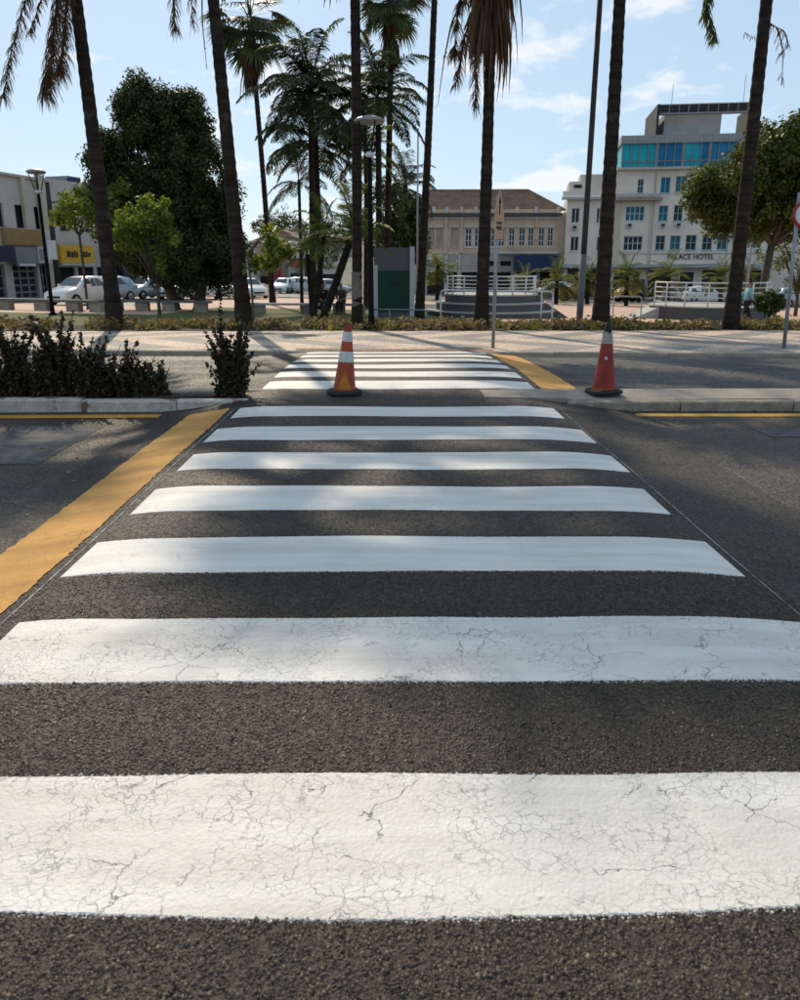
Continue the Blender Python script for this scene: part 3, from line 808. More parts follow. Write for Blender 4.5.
hang_px(p2, [(206, -50, 0), (202, -40, -.4), (202, 20, -.5), (207, 70, -.5)], 22.2, seed=16, n=8, ll=.1)
hang_px(p4, [(480, 0, 0), (460, -5, .3), (457, 20, .3), (455, 55, .3), (454, 45, .3)], 22.0, seed=7, n=140, ll=.35)
hang_px(p4, [(482, 0, 0), (472, 10, .5), (464, 40, .6), (456, 84, .6)], 22.0, seed=8, n=180, ll=.3)
hang_px(p4, [(470, -10, 0), (452, 20, .6), (444, 60, .8), (438, 104, .8)], 22.0, seed=9, n=14, ll=.12)
hang_px(p4, [(488, 20, 0), (476, 30, -.2), (475, 70, -.2), (476, 108, -.2)], 22.0, seed=10, n=150, ll=.3)
hang_px(p6, [(760, -70, 0), (728, -60, 0), (711, -20, 0), (706, 8, 0), (715, 38, 0)], 21.9, name='frond', seed=11, n=230, material='palm_green', ll=.3, lw=.016)
hang_px(p6, [(768, 22, 0), (778, 28, -.2), (783, 50, -.2), (782, 85, -.2)], 21.9, seed=12, n=12, ll=.25)
hang_px(p6, [(768, 24, 0), (784, 30, .2), (789, 46, .2), (778, 55, .2)], 21.9, seed=13, n=14, ll=.2)
hang_px(p6, [(762, 36, 0), (750, 36, -.2), (745, 32, -.2)], 21.9, seed=14, n=6, ll=.15)

def feather_palm(label, px0, pxt, pyt, Y, hc, r0, r1, key, n_fr, seed, scale=1.0, group=None, up=0, name='feather_palm', base_pale=False):
    r = random.Random(seed); b0 = place(px0, Y); q = P(pxt, pyt, Y) - b0; q = q * (hc / q.z)
    t = thing(name, label, 'palm', b0, 0, group)
    palm_trunk('trunk', (0, 0, -.15), q, r0, r1, t)
    for i in range(n_fr):
        k = min(5, max(0, int(6 * i / n_fr) + r.choice((-1, 0, 0, 1)) - up))
        o_ = link('frond', FEA[key][k], t, q + Vector((0, 0, .1 - .5 * i / n_fr * scale)), (0, 0, i * 2.399 + r.uniform(-.35, .35)))
        s = scale * r.uniform(.85, 1.15); o_.scale = (s, s, s)
    return t
GQ = 'feather palms in the middle of the square'
feather_palm('tall dense feather palm with dark drooping fronds, left of the thin palm trunk', 313, 311, 120, 42, 10.2, .19, .15, 'queen', 42, 21, 1.02, GQ)
feather_palm('second feather palm trunk in the dark cluster, its crown hanging lower', 321, 316, 150, 44, 8.4, .16, .13, 'queen', 30, 22, .95, GQ)
feather_palm('thin feather palm trunk at the left of the dark cluster', 302, 299, 190, 45, 6.6, .10, .08, 'queen', 12, 23, .7, GQ)
feather_palm('feather palm behind the street lamp head, fronds reaching right', 379, 378, 125, 43, 10.2, .18, .14, 'queen', 36, 24, .98, GQ)
feather_palm('feather palm behind the thin dark trunk, its lower fronds yellowish', 366, 366, 170, 46, 8.2, .15, .12, 'gold', 18, 25, .9, GQ)
feather_palm('far feather palm rising above the trees behind the kiosk', 404, 405, 195, 62, 8.3, .2, .16, 'queen', 26, 26, .8, GQ)
GY = 'young palms by the benches'
feather_palm('young palm with leaning trunk beside the dark seated person', 321, 346, 252, 30, 3.1, .15, .13, 'young', 26, 31, .95, GY, 1, 'young_palm')
feather_palm('young golden palm in front of the dark feather palm trunks', 313, 322, 250, 34, 3.3, .12, .1, 'young', 22, 32, .8, GY, 0, 'young_palm')
feather_palm('small yellow young palm standing behind the pale bench', 312, 308, 262, 37, 2.6, .1, .09, 'young', 18, 33, .7, GY, 0, 'young_palm')
GH = 'young palms along the far street'
for i, (px, py, Y, s, lab) in enumerate(((437, 266, 66, 1.25, 'leafy young palm left of the round stage railing, before the old tan building'),
        (524, 281, 64.5, 1.0, 'young palm in front of the blue shopfront'),
        (556, 280, 63, 1.2, 'young palm between the blue shopfront and the grey pole'),
        (587, 279, 64, 1.05, 'young palm seen between the grey pole and the stout palm trunk'),
        (626, 277, 62, 1.3, 'bushy young palm at the left end of the hotel'),
        (667, 276, 62, 1.25, 'bushy young palm before the hotel door, behind the stage railing'),
        (720, 279, 63, 1.1, 'young palm left of the leaning palm trunk, before the hotel'),
        (749, 279, 64, 1.1, 'young palm right of the leaning palm trunk, before the hotel'))):
    feather_palm(lab, px, px + 1, py, Y, (place(px, Y) - P(px, py, Y)).length, .16, .15, 'young', 28, 40 + i, s * .85, GH, -1, 'young_palm')

# ------------------------------------------------------------------ broad-leaved trees and shrubs
def leaf_cloud(name, cent, rad, n, size, material, seed=0, flat=.0, shell=.5):
    """leaf faces scattered in clumps: cent (k,3) clump centres, rad (k,) radii"""
    r = np.random.default_rng(seed)
    cent = np.asarray(cent, float); rad = np.asarray(rad, float)
    w_ = rad ** 2; idx = r.choice(len(cent), n, p=w_ / w_.sum())
    d = r.normal(size=(n, 3)); d /= np.linalg.norm(d, axis=1)[:, None]
    rr = r.random(n) ** shell
    c = cent[idx] + d * (rad[idx] * rr)[:, None]
    nrm = d * .6 + r.normal(size=(n, 3)) * .6 + np.array([0, 0, .5]); nrm /= np.linalg.norm(nrm, axis=1)[:, None]
    a = np.cross(nrm, r.normal(size=(n, 3))); a /= np.linalg.norm(a, axis=1)[:, None]; b_ = np.cross(nrm, a)
    s = size * r.uniform(.6, 1.35, n)[:, None]
    V = np.stack([c - a * s * .5, c + b_ * s * .27 + nrm * s * .06, c + a * s * .5, c - b_ * s * .27 + nrm * s * .06], 1).reshape(-1, 3)
    F = np.arange(4 * n).reshape(n, 4)
    return np_mesh(name, V, F, material)
def clumps(ells, n, crad, seed=0, inner=.25):
    """clump centres over the surface (and some inside) of a set of ellipsoids (cx,cy,cz,rx,ry,rz)"""
    r = np.random.default_rng(seed); C = []; R = []
    vol = np.array([e[3] * e[5] for e in ells]); pick = r.choice(len(ells), n, p=vol / vol.sum())
    for k in pick:
        e = ells[k]; d = r.normal(size=3); d /= np.linalg.norm(d)
        f = r.uniform(.2, .8) if r.random() < inner else r.uniform(.78, 1.04)
        C.append((e[0] + d[0] * e[3] * f, e[1] + d[1] * e[4] * f, e[2] + d[2] * e[5] * f)); R.append(crad * r.uniform(.6, 1.4))
    return C, R
def tree(name, label, base, ells, n_cl, crad, n_leaf, size, material, trunk_r, seed=0, limbs=7, group=None, cat='tree', inner=.25, fork=.5, stems=1):
    t = thing(name, label, cat, base, 0, group); r = random.Random(seed)
    m = MB()
    cz = sum(e[2] for e in ells) / len(ells); zlow = min(e[2] - e[5] for e in ells)
    C, R = clumps(ells, n_cl, crad, seed, inner)
    for s_ in range(stems):
        x0 = (s_ - (stems - 1) / 2) * trunk_r * 4
        top = Vector((x0 * 1.5 + r.uniform(-.1, .1), r.uniform(-.1, .1), max(zlow + .3, .4) * fork + .3))
        m.tube([(x0, 0, -.2), (x0 * 1.1, 0, .1), (x0 * 1.2, 0, top.z * .5), top], [trunk_r * 1.5, trunk_r * 1.1, trunk_r, trunk_r * .9], 10)
        for k in range(limbs):
            e = Vector(r.choice(C)); mid = top.lerp(e, .5) + Vector((r.uniform(-.2, .2), r.uniform(-.2, .2), r.uniform(0, .5)))
            m.tube([top - Vector((0, 0, .1)), mid, e], [trunk_r * .7, trunk_r * .4, trunk_r * .12], 7)
    m.build('trunk', 'bark', t, True)
    link('crown', leaf_cloud('crown', C, R, n_leaf, size, material, seed), t)
    return t
def at_px(base, px, py, Y): return P(px, py, Y) - base
def ell_px(base, Y, px, py, rx, ry, deep=1.0):
    c = at_px(base, px, py, Y); s = Y / 834
    return (c.x, c.y, c.z, rx * s, rx * s * deep, ry * s)
b0 = place(187, 40)
tree('ficus_tree', 'big dense dark green tree with a rounded clipped crown on the left', b0,
     [ell_px(b0, 40, 148, 133, 31, 42), ell_px(b0, 40, 180, 134, 27, 40), ell_px(b0, 40, 185, 195, 48, 66), ell_px(b0, 40, 213, 240, 25, 46), ell_px(b0, 40, 104, 160, 15, 32), ell_px(b0, 40, 128, 220, 26, 50), ell_px(b0, 40, 185, 255, 60, 30)],
     800, .5, 185000, .155, 'ficus', .28, 11, 9, inner=.35, fork=.8, stems=2)
b0 = place(160, 31)
tree('small_tree', 'small light green tree in front of the big dark tree', b0,
     [ell_px(b0, 31, 148, 222, 27, 26), ell_px(b0, 31, 160, 250, 22, 22), ell_px(b0, 31, 135, 235, 18, 20)], 46, .3, 3800, .17, 'light_leaf', .07, 12, 7)
b0 = place(88, 38)
tree('small_tree', 'airy feathery-leaved tree left of the leftmost palm trunk', b0,
     [ell_px(b0, 38, 92, 213, 36, 20), ell_px(b0, 38, 76, 208, 20, 16), ell_px(b0, 38, 112, 205, 22, 24)], 80, .34, 6000, .2, 'light_leaf', .06, 13, 6, fork=.85)
b0 = place(254, 21.6)
t_ = tree('sapling', 'broad-leaved sapling on a thin stem next to the second palm', b0,
     [ell_px(b0, 21.6, 262, 245, 20, 17), ell_px(b0, 21.6, 282, 252, 14, 12), ell_px(b0, 21.6, 250, 262, 8, 10)], 22, .22, 700, .2, 'palm_gold', .03, 14, 5, fork=.95)
[q for q in t_.children if q.name.startswith('crown')][0].data.materials[0] = M['light_leaf']
b0 = place(760, 44)
tree('street_tree', 'spreading green tree with sunlit top in front of the hotel, on the right', b0,
     [ell_px(b0, 44, 740, 192, 40, 42), ell_px(b0, 44, 790, 165, 48, 50), ell_px(b0, 44, 840, 175, 50, 55), ell_px(b0, 44, 705, 195, 18, 26), ell_px(b0, 44, 780, 215, 60, 22)],
     420, .6, 64000, .22, 'right_leaf', .2, 15, 10, inner=.3, fork=.8)
b0 = place(795, 47)
tree('street_tree', 'thin open tree with bare twigs under the big crown at the right edge', b0,
     [ell_px(b0, 47, 782, 245, 26, 30), ell_px(b0, 47, 800, 265, 20, 24)], 40, .35, 1500, .16, 'right_leaf', .1, 16, 9)
for i, (px, py, rx, ry, Y, lab) in enumerate(((388, 222, 20, 40, 58, 'dark leafy tree behind the kiosk, left of the slim palm'), (408, 225, 16, 32, 60, 'dark leafy tree right above the kiosk roof'))):
    b0 = place(px, Y)
    tree('background_tree', lab, b0, [ell_px(b0, Y, px, py, rx, ry), ell_px(b0, Y, px + 5, py + ry * .5, rx * .9, ry * .6)], 60, .6, 5000, .28, 'ficus', .15, 20 + i, 6, 'trees in the back of the square')
# clipped ball bush
b0 = place(768, 32.5)
t_ = thing('topiary_bush', 'clipped round green bush right of the walking person', 'bush', b0)
m = MB()
for s_ in (-.1, .0, .12): m.tube([(s_, 0, -.1), (s_ * 1.6, .02, .3), (s_ * 2.5, 0, .75)], [.05, .04, .03], 7)
m.build('trunk', 'bark', t_, True)
C, R = clumps([ell_px(b0, 32.5, 769, 302, 16, 11)], 90, .13, 5, .4)
link('crown', leaf_cloud('crown', C, R, 9000, .075, 'topiary', 6), t_)

def shrub(label, xs, y0, z0, hs, seed, n_leaf, group):
    """upright leafy stems; hs = [(x, height, spread, stems)]"""
    r = random.Random(seed)
    t = thing('shrub', label, 'shrub', (xs, y0, z0), 0, group)
    m = MB(); C = []; R = []
    for hx_, hh, sp, ns in hs:
        for k in range(ns):
            a = r.uniform(0, 6.28); s = sp * r.uniform(.2, 1); h = hh * r.uniform(.55, 1.05)
            p0 = Vector((hx_ + r.uniform(-.08, .08), r.uniform(-.08, .08), -.05)); p2 = Vector((hx_ + math.cos(a) * s, math.sin(a) * s * .55, h)); p1 = p0.lerp(p2, .5) + Vector((-math.cos(a) * s * .15, 0, h * .08))
            m.tube([p0, p1, p2], [.008, .006, .003], 5)
            for q in range(int(h / .045)):
                f = .12 + .88 * q / int(h / .045)
                w0 = p0.lerp(p1, f * 2) if f < .5 else p1.lerp(p2, f * 2 - 1)
                C.append(w0); R.append(.058 * (1.15 - .85 * f))
    m.build('stems', 'bark', t)
    link('foliage', leaf_cloud('foliage', C, R, n_leaf, .058, 'shrub_leaf', seed, shell=.7), t)
    m = MB()
    for k in range(14):
        c = Vector(r.choice(C)) + Vector((r.uniform(-.05, .05), -r.uniform(.0, .08), r.uniform(-.02, .05)))
        m.lathe([(0, -.012), (.012, -.004), (.012, .006), (0, .014)], 5, c)
    m.build('blossoms', 'flower_red', t)
    return t
def sx_px(px, y=8.65): return P(px, 392, y).x
GS = 'dark shrubs in the median bed'
shrub('wide dark shrub with upright twigs in the median, at the left edge', sx_px(60), 8.68, -.01,
      [(sx_px(a) - sx_px(60), h, s, n_) for a, h, s, n_ in ((2, .55, .35, 20), (20, .80, .36, 24), (48, .62, .25, 22), (62, .88, .36, 26), (85, .70, .38, 22), (105, .52, .3, 26), (125, .58, .36, 14), (140, .42, .25, 22), (160, .38, .18, 16), (40, .36, .4, 36), (90, .34, .4, 36), (-25, .6, .3, 24), (-50, .5, .3, 24))], 3, 27000, GS)
shrub('narrow upright shrub in the median, left of the crossing', sx_px(230), 8.66, -.01,
      [(0, .74, .36, 18), (-.04, 1.0, .14, 7), (.06, .92, .2, 5), (.04, .6, .36, 16), (-.06, .5, .36, 14), (.0, .28, .24, 18)], 4, 8000, GS)

# dry ground cover under the palms: low leafy clumps, nobody could count them
def cover(label, seed, n_cl, n_leaf, size, material, hmax, x0=-26, x1=26):
    r = np.random.default_rng(seed); C = []; R = []
    for k in range(n_cl):
        x = r.uniform(x0, x1); y = 21.0 + 2.7 * r.random()
        if math.sin(x * 1.3 + 2 * math.sin(x * .37)) * math.sin(x * 3.1 + y) > .35: continue
        h = hmax * (.35 + .65 * r.random()) * (.7 + .3 * math.sin(x * .9 + seed) * math.sin(x * 2.3))
        for q in range(3):
            C.append((x + r.normal() * .1, y + r.normal() * .1, gz(x, y) + h * r.uniform(.1, .9))); R.append(.12 + .1 * r.random())
    o_ = link('ground_cover', leaf_cloud('ground_cover', C, R, n_leaf, size, material, seed, shell=.7))
    return tag(o_, label, 'ground cover', kind='stuff')
cover('dry tan ground cover plants under the palms', 8, 1500, 42000, .14, 'cover_leaf', .34)
cover('olive green shoots among the dry ground cover', 9, 420, 7000, .13, 'cover_green', .38)
# ------------------------------------------------------------------ buildings
M['glass_dark'] = mat('glass_dark', (.025, .04, .045), .3, .4, 1.5, spec=.2)
M['glass_blue'] = mat('glass_blue', (.02, .15, .22), .3, .5, .6, spec=.2)
M['glass_teal'] = mat('glass_teal', (.01, .42, .50), .35, .45, .35, spec=.15, c2=(.01, .20, .28))
M['glass_azure'] = mat('glass_azure', (.01, .20, .42), .35, .45, .35, spec=.15)
M['hotel_wall'] = mat('hotel_wall', (.74, .665, .575), .9, .14, .35, c2=(.62, .55, .47))
M['hotel_yellow'] = mat('hotel_yellow', (.60, .52, .38), .9, .14, .5)
M['white_frame'] = mat('white_frame', (.66, .66, .65), .7, .15, 3)
M['teal_frame'] = mat('teal_frame', (.28, .42, .46), .6, .15, 3)
M['tan_wall'] = mat('tan_wall', (.62, .475, .35), .9, .22, .6, c2=(.50, .37, .275))
M['old_white'] = mat('old_white', (.58, .55, .51), .9, .2, .6)
M['stained_white'] = mat('stained_white', (.44, .405, .36), .9, .3, .5, c2=(.33, .30, .26))
M['shutter'] = mat('shutter', (.46, .37, .31), .8, .2, 1)
M['roof_tile'] = mat('roof_tile', (.30, .19, .135), .9, .4, 1.1, .8, 14, c2=(.20, .125, .092))
M['dark_trim'] = mat('dark_trim', (.10, .085, .075), .9, .3, 2)
M['blue_paint'] = mat('blue_paint', (.008, .03, .09), .6, .3, 1)
M['navy'] = mat('navy', (.012, .014, .05), .6, .2, 2)
M['black_void'] = mat('black_void', (.02, .019, .018), .9, .3, 2)
M['grey_panel'] = mat('grey_panel', (.22, .23, .24), .7, .15, 1)
M['mid_grey'] = mat('mid_grey', (.40, .40, .40), .85, .15, .8, c2=(.34, .34, .345))
M['charcoal'] = mat('charcoal', (.03, .029, .028), .8, .25, 2)
M['ochre'] = mat('ochre', (.30, .19, .07), .7, .2, 2)
M['yellow_sign'] = mat('yellow_sign', (.62, .36, .025), .6, .12, 3)
M['brown_wall'] = mat('brown_wall', (.24, .16, .12), .9, .2, 1)
M['cream_wall'] = mat('cream_wall', (.50, .48, .44), .9, .16, .5)
M['cream_pilaster'] = mat('cream_pilaster', (.50, .45, .36), .9, .15, 1)
M['red_wall'] = mat('red_wall', (.36, .075, .07), .85, .2, 1)
M['pink_wall'] = mat('pink_wall', (.42, .27, .25), .85, .2, 1)
M['metal_sheet'] = mat('metal_sheet', (.34, .35, .36), .7, .2, 3)

class Facade:
    """a wall plane through two ground columns; local x along it, y into the building, z up"""
    def __init__(s, name, label, cat, pxa, Ya, pxb, Yb, group=None):
        a, b_ = place(pxa, Ya), place(pxb, Yb)
        s.z0 = min(a.z, b_.z) - .15
        s.o = Vector((a.x, a.y, s.z0)); d = b_ - a; s.ang = math.atan2(d.y, d.x); s.L = math.hypot(d.x, d.y)
        s.u = Vector((math.cos(s.ang), math.sin(s.ang), 0)); s.n = Vector((-s.u.y, s.u.x, 0))
        s.t = thing(name, label, cat, s.o, s.ang, group)
    def uv(s, px, py, depth=0.0):
        d = ray(px, py); o_ = s.o + s.n * depth
        k = (o_ - CAMV).dot(s.n) / d.dot(s.n); p = CAMV + d * k - s.o
        return p.dot(s.u), p.z
    def rect(s, x0, y0, x1, y1, depth=0.0):
        a, b_ = s.uv(x0, y1, depth), s.uv(x1, y0, depth)
        return a[0], b_[0], a[1], b_[1]
    def wall(s, name, material, u0, u1, v0, v1, holes, D=8, y=0.0, rev=.22, parent=None):
        m = MB(); us = sorted({u0, u1, *[h for q in holes for h in q[:2]]}); vs = sorted({v0, v1, *[h for q in holes for h in q[2:4]]})
        us = [x for x in us if u0 <= x <= u1]; vs = [x for x in vs if v0 <= x <= v1]
        for i in range(len(us) - 1):
            for j in range(len(vs) - 1):
                cu, cv = (us[i] + us[i + 1]) / 2, (vs[j] + vs[j + 1]) / 2
                if any(q[0] < cu < q[1] and q[2] < cv < q[3] for q in holes): continue
                m.quad((us[i], y, vs[j]), (us[i + 1], y, vs[j]), (us[i + 1], y, vs[j + 1]), (us[i], y, vs[j + 1]))
        for a, b_, c, d in [q[:4] for q in holes]:
            e = y + rev
            m.quad((a, y, c), (a, e, c), (b_, e, c), (b_, y, c)); m.quad((a, y, d), (b_, y, d), (b_, e, d), (a, e, d))
            m.quad((a, y, c), (a, y, d), (a, e, d), (a, e, c)); m.quad((b_, y, c), (b_, e, c), (b_, e, d), (b_, y, d))
        m.quad((u0, y, v0), (u0, y, v1), (u0, y + D, v1), (u0, y + D, v0)); m.quad((u1, y, v0), (u1, y + D, v0), (u1, y + D, v1), (u1, y, v1))
        m.quad((u0, y, v1), (u1, y, v1), (u1, y + D, v1), (u0, y + D, v1)); m.quad((u0, y + D, v0), (u0, y + D, v1), (u1, y + D, v1), (u1, y + D, v0))
        return m.build(name, material, parent or s.t)
    def window(s, q, nx=2, nz=2, frame='white_frame', glass='glass_dark', y=0.0, rev=.22, bar=.07, name='window', sill=True):
        a, b_, c, d = q; m = MB(); e0, e1 = y + rev - .08, y + rev - .005
        w_ = min(bar, (b_ - a) * .12)
        m.box(a, a + w_, e0, e1, c, d); m.box(b_ - w_, b_, e0, e1, c, d); m.box(a + w_, b_ - w_, e0, e1, c, c + w_); m.box(a + w_, b_ - w_, e0, e1, d - w_, d)
        for i in range(1, nx):
            x = a + (b_ - a) * i / nx; m.box(x - w_ / 2, x + w_ / 2, e0 + .01, e1 - .004, c + w_, d - w_)
        for j in range(1, nz):
            z = c + (d - c) * j / nz; m.box(a + w_, b_ - w_, e0 + .016, e1 - .008, z - w_ / 2.4, z + w_ / 2.4)
        if sill: m.box(a - .08, b_ + .08, y - .07, y - .002, c - .09, c - .002)
        o_ = m.build(name, frame, s.t)
        MB().quad((a, y + rev - .02, c), (b_, y + rev - .02, c), (b_, y + rev - .02, d), (a, y + rev - .02, d)).build('pane', glass, o_)
        return o_
    def box(s, name, material, u0, u1, v0, v1, y0, y1, parent=None):
        return MB().box(u0, u1, y0, y1, v0, v1).build(name, material, parent or s.t)
    def boxpx(s, name, material, x0, y0, x1, y1, d0, d1, parent=None):
        a, b_, c, d = s.rect(x0, y0, x1, y1, d0); return s.box(name, material, a, b_, c, d, d0, d1, parent)

def lettering(text, height, material, parent, loc, name='lettering', width=None, spacing=1.0):
    cu = bpy.data.curves.new('txt', 'FONT'); cu.body = text; cu.size = height * 1.38; cu.extrude = .03; cu.space_character = spacing
    ob = bpy.data.objects.new('txt', cu); col.objects.link(ob)
    bpy.context.view_layer.update()
    me = bpy.data.meshes.new_from_object(ob.evaluated_get(bpy.context.evaluated_depsgraph_get()))
    bpy.data.objects.remove(ob)
    if width:
        xs = [v.co.x for v in me.vertices]; k = width / (max(xs) - min(xs))
        for v in me.vertices: v.co.x *= k
    me.materials.clear(); me.materials.append(M[material])
    return link(name, me, parent, loc, (math.pi / 2, 0, 0))

# ---- hotel
Hf = Facade('hotel_building', 'cream hotel block with teal glass penthouse and grey roof frame', 'building', 562, 92, 800, 88)
U = Hf.L + 6
left_w = [(571, 208, 580, 223), (570, 236.5, 579, 251), (596, 208, 603, 223), (596, 236.5, 603, 251)]
bay_w = [(625, 206, 645, 221), (623, 236, 643, 250.5)]
main_w = [(637, 179, 644, 193), (660, 177, 671, 193), (675, 176, 687, 192), (690, 176, 702, 192), (706, 175, 718, 191),
          (658, 205.5, 668.5, 221), (673, 205, 683.5, 221), (688, 205, 699, 221), (703.5, 204.5, 715, 220), (719, 204, 730, 220),
          (655, 235.5, 665.5, 250), (669.5, 235.5, 681, 250), (685, 235, 697, 250), (701.5, 235, 713, 250), (716.5, 234.5, 728, 249.5), (743, 233.5, 763, 248.5), (744, 204, 764, 220)]
shop_w = [(566, 268, 604, 297), (612, 270, 640, 297), (645, 270, 672, 297), (678, 272, 694, 297), (700, 270, 726, 297), (738, 270, 762, 297)]
def R_(l, q): return [Hf.rect(*p) for p in l] if q is None else None
uL0, uL1 = 0.0, Hf.uv(610, 200)[0]; vL = Hf.uv(585, 197)[1]
uM1 = Hf.uv(772, 200)[0]; vM = Hf.uv(640, 170)[1]; vG = Hf.uv(640, 265)[1]
hl = [Hf.rect(*p) for p in left_w]; hm = [Hf.rect(*p) for p in bay_w + main_w]; hs = [Hf.rect(*p) for p in shop_w]
Hf.wall('wall', 'hotel_wall', uL0, uL1, 0, vL, hl + hs[:1])
Hf.wall('wall', 'hotel_wall', uL1 + .003, uM1, 0, vM, hm + hs[1:], 14)
Hf.wall('wall', 'hotel_wall', uM1 + .003, U + 14, 0, Hf.uv(700, 225)[1], [], 10, y=1.0)
for q in hl: Hf.window(q, 2, 1, 'white_frame', 'glass_dark')
for i, q in enumerate(hm):
    if i < 2: Hf.window(q, 4, 2, 'white_frame', 'glass_blue' if i == 0 else 'glass_dark')
    elif i in (3,): Hf.window(q, 2, 1, 'teal_frame', 'glass_azure')
    elif q[1] - q[0] > 1.8: Hf.window(q, 4, 2, 'white_frame', 'glass_blue')
    else: Hf.window(q, 2, 2, 'teal_frame', 'glass_blue' if i % 3 == 1 else 'glass_dark')
for q in hs: Hf.window(q, 3, 2, 'charcoal', 'glass_dark', name='shop_window', sill=False)
# yellowish pilaster strips beside the bay, cornices, canopy
for (x0, y0, x1, y1) in ((612, 202, 622, 262), (647, 202, 654, 262)): Hf.boxpx('pilaster', 'hotel_yellow', x0, y0, x1, y1, -.12, -.003)
Hf.boxpx('cornice', 'pale_concrete', 562, 196, 609, 199.5, -.5, -.002); Hf.boxpx('balcony_slab', 'concrete', 609, 197, 663, 200.5, -.9, -.003)
Hf.boxpx('balcony_rail', 'pale_concrete', 611, 193.5, 662, 197, -.85, -.6)
Hf.boxpx('parapet', 'hotel_wall', 563, 190.5, 608, 196, -.1, .25)
Hf.boxpx('roof_room', 'old_white', 569, 181, 607, 191, 2, 8); Hf.boxpx('roof_room', 'old_white', 580, 174, 608, 182, 5, 9)
Hf.boxpx('roof_room_opening', 'black_void', 574, 184.5, 582, 188, 1.95, 2.05)
Hf.boxpx('canopy', 'mid_grey', 562, 264, 765, 267.5, -1.4, -.004); Hf.boxpx('string_course', 'pale_concrete', 604, 252.6, 766, 253.8, -.1, -.004)
a, b_, c, d = Hf.rect(667, 253.8, 714, 259.2)
lettering('PALACE HOTEL', d - c, 'charcoal', Hf.t, (a, -.05, c), 'sign_lettering', b_ - a)
# air conditioners under some windows, rain pipes
for (x0, y0) in ((660.5, 223), (676, 222.5), (638, 194.2), (627, 223), (572, 225)):
    o_ = Hf.boxpx('air_conditioner', 'pale_metal', x0, y0, x0 + 5.5, y0 + 4, -.55, -.02)
    a, b_, c, d = Hf.rect(x0 + .8, y0 + .6, x0 + 4.7, y0 + 3.4, -.56); Hf.box('grille', 'charcoal', a, b_, c, d, -.58, -.552, o_)
for px in (611, 654.2, 732):
    a = Hf.uv(px, 200)[0]; MB().tube([(a, -.1, .2), (a, -.1, vM - .3)], .06, 6).build('rain_pipe', 'mid_grey', Hf.t)
# teal glazed storey
a, b_, c, d = Hf.rect(621, 141, 765, 170); c = vM + .25
Hf.box('penthouse_slab', 'pale_concrete', a - .4, b_ + .3, vM, c - .003, -.5, 9); Hf.box('penthouse_core', 'glass_dark', a + .1, b_ - .1, c, d - .01, .1, 8.6)
npan = 16
for i in range(npan):
    x0 = a + (b_ - a) * i / npan; x1 = a + (b_ - a) * (i + 1) / npan
    rr = random.Random(i + 5); z_m = c + (d - c) * .26
    for z0, z1 in ((c, z_m), (z_m, d)):
        o_ = MB().quad((x0, .02 + rr.uniform(0, .03), z0), (x1, .02, z0), (x1, .02 + rr.uniform(0, .02), z1), (x0, .02, z1)).build('pane', 'glass_teal' if i < 4 or i in (7, 8) else 'glass_azure', Hf.t)
    thick = .16 if i in (4, 7, 10) else .05
    Hf.box('mullion', 'grey_panel', x0 - thick, x0 + thick, c, d, -.1, .015)
Hf.box('transom', 'grey_panel', a, b_, z_m - .05, z_m + .05, -.06, .012)
MB().quad((a, .02, c), (a, .02, d), (a, 9, d), (a, 9, c)).build('side_glazing', 'glass_teal', Hf.t)
d2 = Hf.uv(640, 135.5)[1]
m = MB(); m.box(a - .2, b_ + .2, -.2, 9, d, d2)
nr_ = 44
for i in range(nr_): x = a + (b_ - a) * i / nr_; m.box(x, x + .12, -.28, -.19, d, d2)
m.build('fascia', 'metal_sheet', Hf.t)
# roof frame: dark side wall, top beam of panels, concrete lift room
x0 = Hf.uv(659, 120, .6)[0]; zt = Hf.uv(659, 104, .6)[1]; zb_ = Hf.uv(659, 112, .6)[1]; x1 = Hf.uv(757, 120, .6)[0]
Hf.box('roof_side_wall', 'charcoal', x0 - .25, x0, d2, zt, .6, 9.5)
Hf.box('roof_side_wall', 'charcoal', x1, x1 + .25, d2, zt, .6, 9.5)
Hf.box('roof_beam', 'metal_sheet', x0, x1, zb_ - .2, zt, .75, 1.6)
for i in range(10):
    q0 = x0 + (x1 - x0) * (i + .06) / 10; q1 = x0 + (x1 - x0) * (i + .94) / 10
    Hf.box('beam_panel', 'charcoal', q0, q1, zb_ - .05, zt - .1, .68, .745)
a, b_, c, d = Hf.rect(663, 113.5, 722, 136, 2.0); Hf.box('lift_room', 'mid_grey', a, b_, d2, zb_ + .1, 2.0, 6)
m = MB(); m.tube([(x0 + 1.5, 3, zt), (x0 + 1.5, 3, zt + 2.3)], .03, 5); m.tube([(x1 - 1, 3, zt), (x1 - 1, 3, zt + 3)], .03, 5); m.build('antenna', 'grey_metal', Hf.t)

# ---- old tan building
B = Facade('heritage_building', 'old tan two-storey building with brown hipped tile roof', 'building', 405, 94, 561.5, 93)
up = [(428, 228, 434.5, 247), (436, 228, 443, 247), (450.5, 228, 458.5, 247), (465, 228, 472, 247), (474.5, 228, 481, 247), (488, 228, 495, 247), (498, 228, 505, 247), (508.5, 228, 515, 247), (518.5, 228, 525.5, 247), (527.6, 228, 534, 247), (538, 228, 544.7, 247), (547, 228, 553.6, 247), (412, 228, 419, 247), (420.5, 228, 426, 247)]
lo = [(427, 272, 444, 297), (448, 272, 457, 297), (461, 272, 480, 297), (485, 272, 511, 297), (436.5, 262, 441.5, 267), (487, 261, 498, 266), (500, 261, 511, 266), (517, 272, 536, 297), (539, 272, 558, 297)]
v2 = B.uv(480, 213)[1]; vmid = B.uv(480, 253.5)[1]
B.wall('wall', 'tan_wall', 0, B.L, vmid, v2, [B.rect(*q) for q in up], 16)
B.wall('wall', 'stained_white', 0, B.L, 0, vmid - .003, [B.rect(*q) for q in lo], 15.9, y=.03)
